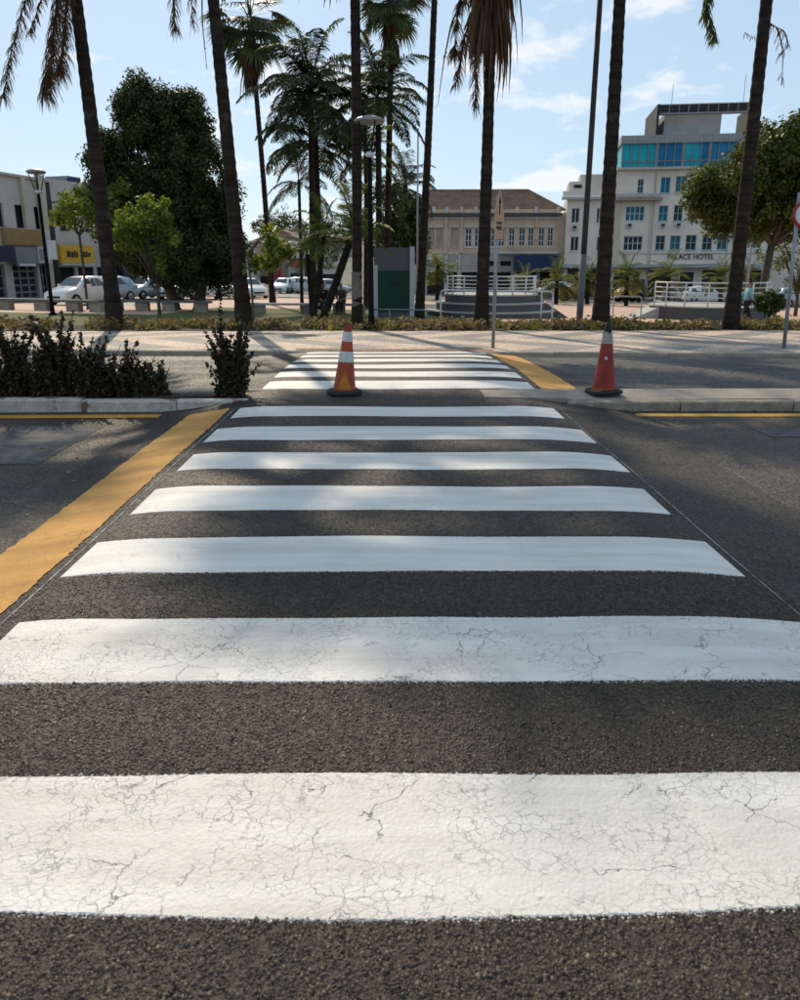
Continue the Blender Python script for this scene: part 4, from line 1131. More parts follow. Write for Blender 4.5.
for i, q in enumerate(up):
    w_ = B.window(B.rect(*q), 2, 3, 'shutter' if i < 3 or i > 11 else 'white_frame', 'shutter' if i < 3 or i > 11 else 'glass_dark', bar=.14)
for i, q in enumerate(lo): B.window(B.rect(*q), 2, 2, 'charcoal', 'black_void', y=.03, name='shop_window' if q[3] > 290 else 'window', sill=False)
for q in up:
    B.boxpx('window_trim', 'old_white', q[0] - .9, q[1] - 2.2, q[2] + .9, q[1] - .6, -.14, -.004)
for px in (420, 446, 461.5, 484, 507, 536, 557): B.boxpx('pilaster', 'tan_wall', px - 1.6, 216, px + 1.6, 253, -.16, -.005)
B.boxpx('cornice', 'dark_trim', 403, 213, 562.3, 216, -.6, -.006); B.boxpx('frieze', 'old_white', 405, 217, 561.4, 219, -.2, -.17)
B.boxpx('balcony_slab', 'old_white', 498, 251.5, 558, 253.5, -1.0, -.17); m = MB()
a, b_, c, d = B.rect(499, 246.3, 557.5, 251.4, -.9)
for i in range(40): x = a + (b_ - a) * i / 40; m.box(x, x + .09, -.92, -.84, c, d)
m.box(a, b_, -.95, -.8, d, d + .1); m.build('balcony_rail', 'tan_wall', B.t)
B.boxpx('parapet', 'tan_wall', 405, 209, 561.3, 212.9, -.1, .3)
for px in (421, 434, 447, 461.7, 476, 497, 517.4, 536.6, 558.5):
    B.boxpx('parapet_pedestal', 'old_white', px - 1.6, 206.5, px + 1.6, 212.8, -.25, -.12)
e0 = B.uv(405, 210)[1]; rx0, rx1 = .3, B.L - .1; ry = 5.5; dk = B.uv(528, 190.5, ry)
hip1, hip0 = dk[0], B.uv(429, 191, ry)[0]; rz_ = dk[1]
rf = MB(); rf.add([(rx0, .35, e0), (rx1, .35, e0), (rx1, 11, e0), (rx0, 11, e0), (hip0, ry, rz_), (hip1, ry, rz_)], [(0, 1, 5, 4), (1, 2, 5), (2, 3, 4, 5), (3, 0, 4)])
rfo = rf.build('roof', 'roof_tile', B.t)
m = MB(); rows = 16                          # tile courses down the front slope and the right hip
for k in range(rows):
    t0 = k / rows
    y_, z_ = .35 + (ry - .35) * t0, e0 + (rz_ - e0) * t0
    xa = rx0 + (hip0 - rx0) * t0; xb = rx1 + (hip1 - rx1) * t0
    m.box(xa, xb, y_ - .05, y_ + .03, z_ - .01, z_ + .05)
m.tube([(rx1, .35, e0), (hip1, ry, rz_ + .05)], .14, 6); m.tube([(hip0, ry, rz_ + .05), (hip1, ry, rz_ + .05)], .14, 6)
m.build('tile_courses', 'roof_tile', rfo)
B.boxpx('shop_awning', 'blue_paint', 514.5, 255.5, 560, 271, -1.3, -.05); B.boxpx('shop_shutter', 'blue_paint', 516, 272, 536, 296, -.02, .02)
B.boxpx('wall_lamp', 'pale_metal', 425.5, 257.5, 432, 259.5, -1.4, -.2)
B.boxpx('pilaster', 'old_white', 444.5, 254, 447.5, 297, -.1, .02); B.boxpx('pilaster', 'old_white', 458, 254, 460.5, 297, -.1, .02); B.boxpx('pilaster', 'tan_wall', 481, 254, 484.5, 297, -.1, .02)

# ---- shops on the left, along the side street
S = Facade('shop_building', 'cream two-storey shop row with ochre sign and dark doorways, left edge', 'building', -70, 46.4, 55, 57.5)
u1 = S.uv(52.5, 250)[0]; vt = S.uv(0, 174.5)[1]
ww = [(-24, 200.5, -16, 225), (-6, 203, 2, 226), (17, 205.5, 24, 227), (36, 207.5, 41.5, 228), (46, 208.5, 50.5, 228.5)]
ww = [S.rect(*q) for q in ww]; zc = ww[1][2]; zd = ww[1][3]
ww = [(q[0], q[1], zc, zd) for q in ww]
vlow = S.uv(0, 264)[1]
dw = [(q0, q1, .15, vlow) for q0, q1 in ((S.uv(-40, 280)[0], S.uv(-22, 280)[0]), (S.uv(-14, 280)[0], S.uv(6, 280)[0]), (S.uv(14, 280)[0], S.uv(38.5, 280)[0]), (S.uv(41, 280)[0], S.uv(49.5, 280)[0]))]
S.wall('wall', 'cream_wall', 0, u1, 0, vt, ww + dw, 9)
for q in ww: S.window(q, 1, 2, 'charcoal', 'glass_dark')
for i, q in enumerate(dw): S.window(q, 2 if i != 2 else 3, 5 if i == 2 else 3, 'grey_panel', 'black_void', name='shopfront', sill=False, bar=.12)
def Sb(name, material, x0, x1, ya, yb, d0, d1, F_=S, ref=20):
    a, b_ = F_.uv(x0, 250, d0)[0], F_.uv(x1, 250, d0)[0]; c, d = F_.uv(ref, yb, d0)[1], F_.uv(ref, ya, d0)[1]
    return F_.box(name, material, a, b_, c, d, d0, d1)
Sb('pilaster', 'cream_pilaster', 30, 34, 176, 228, -.25, -.003); Sb('pilaster', 'cream_pilaster', 46.5, 52, 176, 300, -.3, -.004, ref=48)
S.box('parapet_cap', 'pale_concrete', -.1, u1 + .05, vt, vt + .15, -.2, .4)
Sb('ledge', 'old_white', -40, 52, 228, 246, -.5, -.005); sg = Sb('ochre_sign', 'ochre', 7, 45, 228.5, 244.5, -.8, -.51)
Sb('black_awning', 'navy', -18, 14.5, 247, 262, -1.3, -.01); Sb('grey_sign', 'grey_panel', 15.5, 36, 246.5, 263, -.7, -.01)
fb = Sb('sign_box', 'old_white', 37.5, 53, 246.5, 263, -.7, -.01, ref=45); Sb('sign_box_face', 'grey_panel', 39.5, 46, 249, 260, -.74, -.705, ref=45)
Sb('white_lamp_strip', 'pale_metal', 18, 34, 263.4, 266, -.75, -.5)

S2 = Facade('shop_building', 'shop with the bright yellow sign, next to the grey pole on the left', 'building', 52.6, 57.8, 113, 64.2)
vt2 = S2.uv(60, 180)[1]
q2 = [S2.rect(60.5, 213, 66, 229), S2.rect(86, 214, 92, 230)]; q2 = [(q[0], q[1], q2[0][2], q2[0][3]) for q in q2]
d2_ = [(S2.uv(a_, 280)[0], S2.uv(b__, 280)[0], .12, S2.uv(70, 267)[1]) for a_, b__ in ((58, 76), (79, 95), (98, 110))]
S2.wall('wall', 'cream_wall', 0, S2.L, 0, vt2, q2 + d2_, 9)
for q in q2: S2.window(q, 1, 2, 'charcoal', 'glass_dark')
for q in d2_: S2.window(q, 2, 2, 'charcoal', 'black_void', name='shopfront', sill=False)
ys = Sb('yellow_sign', 'yellow_sign', 60.5, 94, 245, 263, -.9, -.6, S2, 75)
Sb('sign_underside', 'pale_metal', 61, 94, 263.3, 265, -.85, -.62, S2, 75)
for (xa, xb, ya, yb) in ((67, 70, 251, 257), (70.8, 73.2, 252, 257.5), (74, 75.6, 250.5, 257), (76.4, 77.8, 252, 257), (83, 85, 251.5, 257), (85.8, 87.2, 251, 257), (88, 90, 252.4, 256.6)):
    o_ = Sb('sign_marks', 'charcoal', xa, xb, ya, yb, -.93, -.904, S2, 75)
Sb('roof_tank', 'grey_panel', 76, 88, 177.5, 188, 1.0, 3.0, S2, 80)
Sb('roof_tank', 'blue_paint', 79, 88, 179, 187, .6, .99, S2, 82)
S3 = Facade('shop_building', 'brown shop with blue awning and dark blue pillar behind the small tree', 'building', 113.2, 64.6, 172, 74)
S3.wall('wall', 'brown_wall', 0, S3.L, 0, S3.uv(130, 236)[1], [], 9)
Sb('awning', 'blue_paint', 113.5, 130, 243, 252, -1.2, -.01, S3, 122); Sb('sign_board', 'mid_grey', 130.5, 148, 244, 257, -.5, -.01, S3, 138)
Sb('pillar', 'navy', 121, 133, 255, 298, -.6, -.012, S3, 127); Sb('blue_sign', 'blue_paint', 138, 150, 261, 271, -.4, -.012, S3, 143)

# ---- low town beyond the square
def far_block(label, x0, x1, yt, Y, wallm, feats, group='low buildings beyond the square'):
    F_ = Facade('town_building', label, 'building', x0, Y, x1, Y + .5, group)
    holes = [F_.rect(*f[1:5]) for f in feats if f[0] == 'window']
    F_.wall('wall', wallm, 0, F_.L, 0, F_.uv((x0 + x1) / 2, yt)[1], holes, 12)
    for q in holes: F_.window(q, 2, 1, 'white_frame', 'glass_dark', sill=False)
    for f in feats:
        if f[0] != 'window': F_.boxpx(f[0], f[5], *f[1:5], -1.0 if f[0] == 'awning' else -.3, -.01)
    m = MB(); a = F_.uv((x0 + x1) / 2, yt)[1]; m.box(-.2, F_.L + .2, -.3, 12.2, a, a + .3); m.build('roof', 'mid_grey', F_.t)
    return F_
far_block('red and pink low building seen between the palm trunks', 254, 289, 246, 132, 'pink_wall', [('window', 258, 262, 263, 268, ''), ('red_panel', 279, 246, 289, 258, 'red_wall'), ('red_pillar', 274, 262, 280, 284, 'red_wall'), ('window', 266, 262, 271, 270, ''), ('shopfront', 257, 276, 272, 287, 'black_void')])
far_block('grey building with red awning and blue shopfront between the palm trunks', 289.3, 305, 249, 130, 'old_white', [('awning', 290, 258.5, 300, 265.5, 'red_wall'), ('shopfront', 291, 273, 302, 284, 'blue_paint'), ('window', 301, 253, 304, 257.5, '')])
far_block('pale grey banded building seen past the leaning young palm', 318, 342, 250, 128, 'old_white', [('window', 322, 256, 328, 262, ''), ('window', 332, 256, 338, 262, ''), ('ledge', 319, 265, 341, 267, 'mid_grey'), ('shopfront', 322, 274, 338, 286, 'black_void')])
far_block('low brown building hidden behind the feather palms', 305.3, 317.6, 258, 134, 'brown_wall', [('shopfront', 307, 275, 316, 287, 'black_void')])
far_block('white low building behind the big round tree', 190, 253, 262, 120, 'cream_wall', [('window', 200, 266, 208, 272, ''), ('shopfront', 212, 276, 222, 290, 'black_void'), ('shopfront', 234, 276, 246, 290, 'charcoal')])
# houses up the hill
def hill_z(x, y):
    t = (y - 330) / 570
    ridge = 24 + 9 * math.sin(x * .021 + 1) + 6 * math.sin(x * .053) + 3 * math.sin(x * .13 + y * .02)
    side = smooth((x + 330) / 130) * smooth((260 - x) / 130)
    return -5 + (ridge + 6) * math.sin(min(1, t * 1.5) * math.pi / 2) * side
for i, (px, Y, w_, h_, c) in enumerate(((258, 400, 12, 7, 'old_white'), (267, 440, 11, 6, 'tan_wall'), (275, 410, 14, 7, 'old_white'), (283, 470, 12, 6, 'pink_wall'), (290, 430, 13, 7, 'cream_wall'), (298, 500, 14, 7, 'old_white'), (324, 420, 12, 7, 'cream_wall'), (332, 470, 12, 6, 'tan_wall'), (341, 430, 14, 7, 'old_white'))):
    hl_ = ('white house lowest at the left foot of the distant hill', 'tan house second from the left on the distant hill', 'wide white house left of the pink one on the distant hill', 'pink house on the distant hill', 'cream house just right of the pink one on the distant hill', 'white house highest on the distant hill', 'cream house on the distant hill, just right of the dark palm trunks', 'tan house on the distant hill behind the golden young palm', 'wide white house at the right end of the distant hill')[i]
    x = (px - 391) / 834 * Y; z = hill_z(x, Y)
    t = thing('hillside_house', hl_, 'house', (x, Y, z - 1.5), random.Random(i).uniform(-.3, .3), 'houses on the distant hillside')
    MB().box(-w_ / 2, w_ / 2, 0, 9, 0, h_ + 1.5).build('wall', c, t)
    MB().prism([(-w_ / 2 - .4, h_ + 1.5), (w_ / 2 + .4, h_ + 1.5), (0, h_ + 4)], -.4, 9.4).build('roof', 'roof_tile', t)
for i, (px, Y, s) in enumerate(((262, 560, 1.0), (271, 590, 1.2), (283, 600, .9), (289, 560, 1.5), (300, 610, 1.1), (330, 590, 1.0), (347, 560, 1.3))):
    tl_ = ('leftmost rounded tree on the skyline of the distant hill', 'second tree from the left on the distant skyline', 'small tree left of the largest one on the distant skyline', 'largest rounded tree on the distant skyline', 'tree right of the largest one on the distant skyline', 'distant skyline tree just right of the dark palm trunks', 'rightmost rounded tree on the distant skyline')[i]
    x = (px - 391) / 834 * Y; z = hill_z(x, Y)
    tree('hillside_tree', tl_, (x, Y, z - .5), [(0, 0, 7 * s, 6 * s, 6 * s, 5 * s)], 40, 1.8 * s, 900, 1.3, 'ficus', .4, 60 + i, 4, 'trees on the distant hill')
# ------------------------------------------------------------------ traffic cones
M['cone_orange'] = mat('cone_orange', (.42, .062, .016), .55, .35, 9, .15, 60)
M['cone_red'] = mat('cone_red', (.30, .026, .015), .55, .35, 7, .15, 60)
M['reflective'] = mat('reflective', (.62, .61, .58), .4, .3, 12)
M['dirty_band'] = mat('dirty_band', (.42, .40, .36), .7, .5, 25)
M['cone_yellow'] = mat('cone_yellow', (.50, .17, .012), .6, .25, 12)
def cone_r(z, H_, r0=.135, r1=.034): return r0 + (r1 - r0) * (z / H_)
def ring_part(name, material, parent, z0, z1, Hc, off=.0, n=28, jag=0, seed=0, a0=0, a1=2 * math.pi):
    r = random.Random(seed); m = MB()
    prof = [(cone_r(z0 + (z1 - z0) * i / 6, Hc) + off, z0 + (z1 - z0) * i / 6) for i in range(7)]
    m.lathe(prof, n, (0, 0, 0), a0, a1)
    if jag:
        k = len(m.v) - n
        m.v[k:] = [(x, y, z + r.uniform(-jag, jag)) for x, y, z in m.v[k:]]
    return m.build(name, material, parent, True)
def base_plate(parent, w_, droop, seed, bz=.035):
    r = random.Random(seed); m = MB(); pts = []
    for k in range(24):
        a = 2 * math.pi * k / 24
        q = 1 / max(abs(math.cos(a)), abs(math.sin(a))); q = min(q, 1.22)
        pts.append((math.cos(a) * w_ * q, math.sin(a) * w_ * q))
    vs = []
    for z, s in ((0, 1.0), (bz * .6, 1.0), (bz, .95), (bz + .012, .78)):
        for x, y in pts: vs.append((x * s, y * s, z + droop(x * s, y * s)))
    fs = [(i * 24 + k, i * 24 + (k + 1) % 24, (i + 1) * 24 + (k + 1) % 24, (i + 1) * 24 + k) for i in range(3) for k in range(24)]
    fs += [tuple(range(23, -1, -1)), tuple(72 + k for k in range(24))]
    return m.add(vs, fs).build('base_plate', 'rubber', parent, True)
b0 = G(344, 395, .0)
c1 = thing('traffic_cone', 'orange traffic cone with two white bands, leaning beside the median kerb', 'cone', (b0.x, b0.y + .05, table_z(b0.x, b0.y) + .008), 0, 'traffic cones on the median')
c1.scale = (.95, .95, .94); c1.rotation_euler = (.0, math.radians(4.5), .3)
base_plate(c1, .185, lambda x, y: .016 * math.sin(x * 9 + y * 4) + .012, 1)
Hc = .80
ring_part('body', 'cone_orange', c1, .03, .70, Hc)
ring_part('tip', 'cone_red', c1, .70, .79, Hc, .0, 20, .012, 2)
ring_part('reflective_band', 'reflective', c1, .37, .49, Hc, .003); ring_part('reflective_band', 'reflective', c1, .60, .71, Hc, .003)
m = MB(); Ns = 8                               # yellow triangle printed low on the cone, facing the road
vs = []
for i in range(Ns + 1):
    z = .07 + .22 * i / Ns; hw = .62 * (1 - i / Ns)
    for k in range(7):
        a = -math.pi / 2 - .3 - hw + 2 * hw * k / 6; rr_ = cone_r(z, Hc) + .0025
        vs.append((rr_ * math.cos(a), rr_ * math.sin(a), z))
m.add(vs, [(i * 7 + k, i * 7 + k + 1, (i + 1) * 7 + k + 1, (i + 1) * 7 + k) for i in range(Ns) for k in range(6)]).build('yellow_triangle', 'cone_yellow', c1)
b0 = G(603, 393, .0)
c2 = thing('traffic_cone', 'worn red traffic cone with a torn grey top on the concrete median', 'cone', (b0.x, b0.y - .02, .010), .2, 'traffic cones on the median')
c2.scale = (.95, .95, .95)
base_plate(c2, .185, lambda x, y: .006 * math.sin(x * 7), 3)
ring_part('body', 'cone_red', c2, .03, .62, Hc); ring_part('torn_band', 'dirty_band', c2, .56, .68, Hc, .004, 26, .014, 4)
ring_part('collar', 'cone_orange', c2, .035, .065, Hc, .006)
m = MB(); m.lathe([(cone_r(.67, Hc) * .8, .66), (cone_r(.7, Hc) * .9, .72), (.03, .78), (.012, .80)], 14); m.build('tip', 'rubber', c2, True)
m = MB()
a = -math.pi / 2 - .45
vs = [((cone_r(.40 + dz, Hc) + .003) * math.cos(a + da), (cone_r(.40 + dz, Hc) + .003) * math.sin(a + da), .40 + dz) for da, dz in ((math.cos(k * .785) * .17, math.sin(k * .785) * .022) for k in range(8))]
m.add(vs, [tuple(range(8))]).build('sticker', 'reflective', c2)

# ------------------------------------------------------------------ street lamps, poles, signs
M['lamp_glass'] = mat('lamp_glass', (.30, .31, .30), .3, .1, 4)
def cone_lamp(label, px0, Y, pyt, head_px, group='lamp posts of the square'):
    b0 = place(px0, Y); top = P(px0, pyt, Y); hgt = top.z - b0.z; R0 = head_px / 2 * Y / 834
    t = thing('street_lamp', label, 'street lamp', b0, 0, group)
    m = MB(); m.lathe([(.16, -.05), (.16, .06), (.09, .1), (.07, .6), (.055, hgt - 1.05 * R0 * 2.6), (.05, hgt - R0 * 2.4)], 14); m.build('pole', 'black_metal', t, True)
    m = MB(); z1 = hgt - R0 * 2.4
    m.lathe([(.06, z1), (.12, z1 + .04), (.12, z1 + .10), (.07, z1 + .13)], 14); m.build('collar', 'pale_metal', t, True)
    m = MB()
    for k in range(4):
        a = k * math.pi / 2 + .5; m.tube([(.1 * math.cos(a), .1 * math.sin(a), z1 + .1), (R0 * .8 * math.cos(a), R0 * .8 * math.sin(a), hgt - .1)], .018, 6)
    m.build('strut', 'black_metal', t)
    m = MB(); m.lathe([(0, hgt - .13), (R0 * .7, hgt - .13), (R0 * .78, hgt - .1)], 28); m.build('diffuser', 'lamp_glass', t, True)
    m = MB(); m.lathe([(R0 * .78, hgt - .099), (R0 * 1.0, hgt - .09), (R0 * 1.02, hgt - .05), (R0 * .8, hgt), (R0 * .35, hgt + .05), (0, hgt + .06)], 28); m.build('hood', 'grey_metal', t, True)
    return t
cone_lamp('black street lamp with a round flat hood, beside the thin palm trunk', 371.5, 21.6, 118, 29)
cone_lamp('black street lamp with a flat hood in front of the shops on the left', 53, 31, 170, 18)
M['pole_brown'] = mat('pole_brown', (.05, .042, .036), .8, .3, 3); M['pole_foot'] = mat('pole_foot', (.15, .155, .16), .8, .3, 3)
# grey pole with pale foot
b0 = place(579, 24.5); q = P(600, 0, 24.5) - b0; q = q * (10.5 / q.z)
t = thing('tall_pole', 'tall thin grey pole standing left of the stout palm trunk', 'pole', b0)
MB().tube([(0, 0, -.1), q * .3, q], [.095, .085, .07], 12).build('shaft', 'pole_brown', t, True)
MB().tube([(0, 0, -.1), q * .2], [.102, .095], 12).build('painted_foot', 'pole_foot', t, True)
b0 = place(417, 55); t = thing('tall_pole', 'hair-thin mast behind the slim palm, right of the kiosk', 'pole', b0)
MB().tube([(0, 0, 0), (0, 0, P(417, 128, 55).z - b0.z)], [.07, .05], 8).build('shaft', 'grey_metal', t, True)
# utility pole left
b0 = place(60, 50); q = P(47, 182, 50) - b0
t = thing('utility_pole', 'dark utility pole with a bracket in front of the shops', 'pole', b0)
MB().tube([(0, 0, -.1), q], [.2, .12], 10).build('shaft', 'charcoal', t, True)
m = MB(); m.box(-.05, 1.0, -.05, .05, q.z * .83, q.z * .83 + .08); m.box(.9, 1.0, -.05, .05, q.z * .72, q.z * .83); m.build('bracket', 'charcoal', t); 
m = MB(); m.box(-.2, .2, -.35, -.1, q.z * .36, q.z * .52); m.build('meter_box', 'pale_metal', t)
# curved street light over the tree on the right
b0 = place(762, 70); t = thing('street_light', 'grey street light arm showing above the right tree', 'street lamp', b0)
zt_ = P(760, 126, 70).z - b0.z
MB().tube([(0, 0, -.1), (0, 0, zt_ - .4), (.25, 0, zt_), (2.2, 0, zt_ + .5)], [.12, .09, .06, .05], 8).build('pole', 'grey_metal', t, True)
MB().prism([(1.9, zt_ + .42), (2.9, zt_ + .62), (2.9, zt_ + .74), (1.9, zt_ + .6)], -.15, .15).build('lamp_head', 'grey_metal', t)
b0 = place(744, 60); t = thing('tall_pole', 'grey pole just right of the leaning palm, before the hotel', 'pole', b0)
MB().tube([(0, 0, -.1), (0, 0, P(744, 225, 60).z - b0.z)], [.12, .1], 8).build('shaft', 'grey_metal', t, True)
b0 = place(610, 70); 
# cables strung along the far street
for i, (ya, yb_, Y_, lab) in enumerate(((263, 261.5, 70, 'upper black cable strung along the street before the hotel'), (266, 264.5, 70, 'lower black cable strung along the street before the hotel'))):
    pa, pb = P(430, ya, Y_), P(744, yb_, 60); t = thing('overhead_cable', lab, 'cable', pa, 0, 'cables along the far street')
    pts = [Vector((0, 0, 0)).lerp(pb - pa, k / 16) - Vector((0, 0, 1)) * (.5 * (1 - (k / 8 - 1) ** 2)) for k in range(17)]
    MB().tube(pts, .016, 5).build('wire', 'charcoal', t)
# crossing sign, turned almost edge-on
M['sign_tan'] = mat('sign_tan', (.52, .31, .16), .7, .25, 7, c2=(.44, .28, .18))
b0 = G(493, 347, -.13); b0 = Vector((b0.x, b0.y, gz(b0.x, b0.y)))
hp = P(498, 190, b0.y).z - b0.z
t = thing('road_sign', 'tan pointed road sign on a grey post, beside the far end of the crossing', 'sign', b0, math.radians(58))
MB().tube([(0, 0, -.1), (0, 0, hp - .08)], .032, 12).build('post', 'grey_metal', t, True)
sW = .19; zb = P(498, 239, b0.y).z - b0.z; zs = P(498, 212, b0.y).z - b0.z
MB().prism([(-sW, zb), (sW, zb), (sW, zs), (.02, hp), (-.02, hp), (-sW, zs)], -.046, -.036).build('panel', 'sign_tan', t)
MB().prism([(-.02, zs - .05), (.02, zs - .05), (.02, hp - .22), (.06, hp - .22), (0, hp - .1), (-.06, hp - .22), (-.02, hp - .22)], -.0500, -.0465).build('arrow', 'charcoal', t)
m = MB()
for k in range(5): m.box(-.11 + k * .045, -.08 + k * .045, -.0500, -.0465, zb + .16, zb + .22)
for k in range(5): m.box(-.11 + k * .045, -.08 + k * .045, -.0500, -.0465, zb + .25, zb + .30)
m.build('lettering', 'charcoal', t)
# round sign at the right edge
M['sign_red'] = mat('sign_red', (.38, .03, .028), .5, .15, 5); M['sign_white'] = mat('sign_white', (.68, .68, .67), .5, .1, 5)
b0 = G(784, 348, -.14); b0 = Vector((b0.x, b0.y, gz(b0.x, b0.y))); q = P(799, 200, b0.y) - b0
t = thing('road_sign', 'round white road sign with red rim on a leaning post, right edge', 'sign', b0)
MB().tube([(0, 0, -.1), q * 1.05], .034, 12).build('post', 'grey_metal', t, True)
cx, cz, y_ = P(805, 214, b0.y).x - b0.x, P(805, 214, b0.y).z - b0.z, q.y * .93 - .045
def disc(R0, R1, ya, yb):
    m = MB(); vs = []
    for k in range(40):
        a = k * math.pi / 20
        for r_, y in ((R0, ya), (R1, ya), (R1, yb), (R0, yb)): vs.append((cx + r_ * math.cos(a), y, cz + r_ * math.sin(a)))
    return m.add(vs, [(k * 4 + j, ((k + 1) % 40) * 4 + j, ((k + 1) % 40) * 4 + (j + 1) % 4, k * 4 + (j + 1) % 4) for k in range(40) for j in range(4)])
disc(.195, .25, y_ - .012, y_ + .004).build('rim', 'sign_red', t, True); disc(.0, .194, y_ - .008, y_ + .002).build('panel', 'sign_white', t)
MB().prism([(cx - .03, cz - .12), (cx + .03, cz - .12), (cx + .03, cz + .12), (cx - .03, cz + .12)], y_ - .012, y_ - .0085).build('symbol', 'charcoal', t)

# ------------------------------------------------------------------ kiosk, benches, railings, stages
M['kiosk_grey'] = mat('kiosk_grey', (.12, .125, .14), .8, .12, 1.5); M['kiosk_white'] = mat('kiosk_white', (.52, .53, .53), .7, .12, 2); M['kiosk_green'] = mat('kiosk_green', (.003, .045, .026), .6, .2, 2)
Yk = 35; b0 = place(374.5, Yk); b1 = place(414, Yk)
t = thing('kiosk', 'grey kiosk with a dark green front panel behind the street lamp', 'kiosk', b0)
def kx(px, py=280): return P(px, py, Yk).x - b0.x
def kz(py, px=395): return P(px, py, Yk).z - b0.z
W = kx(414); zt_ = kz(247.5)
MB().box(0, W, .06, 1.6, -.3, zt_).build('wall', 'kiosk_grey', t)
MB().box(kx(378), kx(409.5), .0, .055, kz(311), kz(270.5)).build('front_panel', 'kiosk_green', t)
MB().box(-.02, kx(377.7), -.04, .3, -.3, zt_ - .7).build('side_column', 'kiosk_white', t); MB().box(kx(409.8), W + .02, -.04, .3, -.3, zt_ + .04).build('side_column', 'kiosk_white', t)
m = MB(); m.lathe([(0, 0), (.16, 0)], 16, (0, 0, 0)); e = m.build('emblem', 'charcoal', t); e.location = (kx(394), -.006, kz(285)); e.rotation_euler = (math.pi / 2, 0, 0); e.scale = (1.4, .6, 1)
M['green_rail'] = mat('green_rail', (.18, .24, .23), .6, .2, 3)
def rail(label, pxs, Y, z, posts, group, material='pale_metal', r_=.03, round_end=False, low=0):
    b0 = place(pxs[0], Y); t = thing('guard_rail', label, 'railing', b0, 0, group); pts = []
    x1 = place(pxs[1], Y).x - b0.x; z1 = gz(b0.x + x1, Y) - b0.z
    MB().tube([(0, 0, z - .15), (.02, 0, z - .04), (.12, 0, z), (x1 - .12, 0, z + z1), (x1 - .02, 0, z + z1 - .04), (x1, 0, z + z1 - .15)], r_, 8).build('top_rail', material, t, True)
    for p in [0] + list(posts) + [1]:
        MB().tube([(x1 * p, 0, -.1 + z1 * p), (x1 * p, 0, z - (.15 if p in (0, 1) else 0) + z1 * p)], r_ * .95, 8).build('post', material, t, True)
    return t
GR = 'tube railings of the square'
rail('greenish low tube rail in front of the kiosk', (352, 427), 30, .42, (.5,), GR, 'green_rail')
rail('pale hooped tube railing in front of the round stage', (440.5, 551.5), 29, 1.12, (.37, .9,), GR)
rail('thin tube railing before the pink paving, between the poles', (612, 640), 30, 1.0, (), GR, 'grey_metal', .025)
def bench(label, px0, px1, Y0, Y1, legs, zs=.46, material='pale_concrete', dep=.55):
    a, b_ = place(px0, Y0), place(px1, Y1); d = b_ - a; L = math.hypot(d.x, d.y); ang = math.atan2(d.y, d.x)
    t = thing('bench', label, 'bench', a, ang, 'concrete benches of the square')
    sl = d.z / L
    MB().add([(0, -dep / 2, zs - .09), (L, -dep / 2, zs - .09 + d.z), (L, dep / 2, zs - .09 + d.z), (0, dep / 2, zs - .09), (0, -dep / 2, zs), (L, -dep / 2, zs + d.z), (L, dep / 2, zs + d.z), (0, dep / 2, zs)],
             [(3, 2, 1, 0), (4, 5, 6, 7), (0, 1, 5, 4), (1, 2, 6, 5), (2, 3, 7, 6), (3, 0, 4, 7)]).build('seat', material, t)
    for f in legs:
        x = L * f; MB().box(x - .28, x + .28, -.2, .2, -.3 + sl * x, zs - .091 + sl * x - .004).build('leg', 'concrete', t)
    return t, a, ang
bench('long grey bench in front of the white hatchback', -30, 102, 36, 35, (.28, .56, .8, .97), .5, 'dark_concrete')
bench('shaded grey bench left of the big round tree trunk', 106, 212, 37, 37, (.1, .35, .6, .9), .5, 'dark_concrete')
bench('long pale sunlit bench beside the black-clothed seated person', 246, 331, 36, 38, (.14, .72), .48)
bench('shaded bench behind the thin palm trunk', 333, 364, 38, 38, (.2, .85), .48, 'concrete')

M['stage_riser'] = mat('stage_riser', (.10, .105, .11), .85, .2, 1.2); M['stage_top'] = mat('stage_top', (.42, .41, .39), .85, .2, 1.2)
def stage(label, cx_px, Y, R_top, tiers, rise, rail_arc, ramp_side, zb=-.15, rh=1.06):
    c = place(cx_px, Y); t = thing('round_stage', label, 'stage', c, 0, 'round stages of the square')
    z = zb
    for k in range(tiers):
        R = R_top + (tiers - 1 - k) * .42; z1 = z + rise + (0.12 if k == 0 else 0)
        MB().lathe([(R - .02, z), (R - .02, z1 - .06)], 56).build('riser', 'stage_riser', t)
        MB().lathe([(R - .02, z1 - .06), (R + .03, z1 - .06), (R + .03, z1), (R - (.45 if k < tiers - 1 else R), z1)], 56).build('step', 'stage_top', t)
        z = z1
    a0, a1 = rail_arc; Rr = R_top - .1
    for h in [rh * q for q in (.17, .38, .58, .79, 1.0)]:
        pts = [(Rr * math.cos(a0 + (a1 - a0) * k / 36), Rr * math.sin(a0 + (a1 - a0) * k / 36), z + h) for k in range(37)]
        MB().tube(pts, .024 if h < rh else .035, 6).build('rail', 'pale_metal', t, True)
    for k in range(9):
        a = a0 + (a1 - a0) * k / 8
        MB().tube([(Rr * math.cos(a), Rr * math.sin(a), z - .02), (Rr * math.cos(a), Rr * math.sin(a), z + rh)], .035, 8).build('post', 'pale_metal', t, True)
    if ramp_side:
        s = ramp_side
        x0, x1 = s * (R_top - .3), s * (R_top + 1.6)
        MB().add([(x0, -.8, zb), (x1, -.8, zb), (x0, -.8, z - .01), (x0, .9, zb), (x1, .9, zb), (x0, .9, z - .01)],
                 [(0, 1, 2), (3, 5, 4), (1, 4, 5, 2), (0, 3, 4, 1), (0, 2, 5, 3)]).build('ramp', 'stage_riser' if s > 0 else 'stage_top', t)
    return t
stage('round stepped stage with white railing behind the skirted palm', 490, 38.5, 2.15, 3, .36, (math.radians(-175), math.radians(-5)), 1, rh=.78)
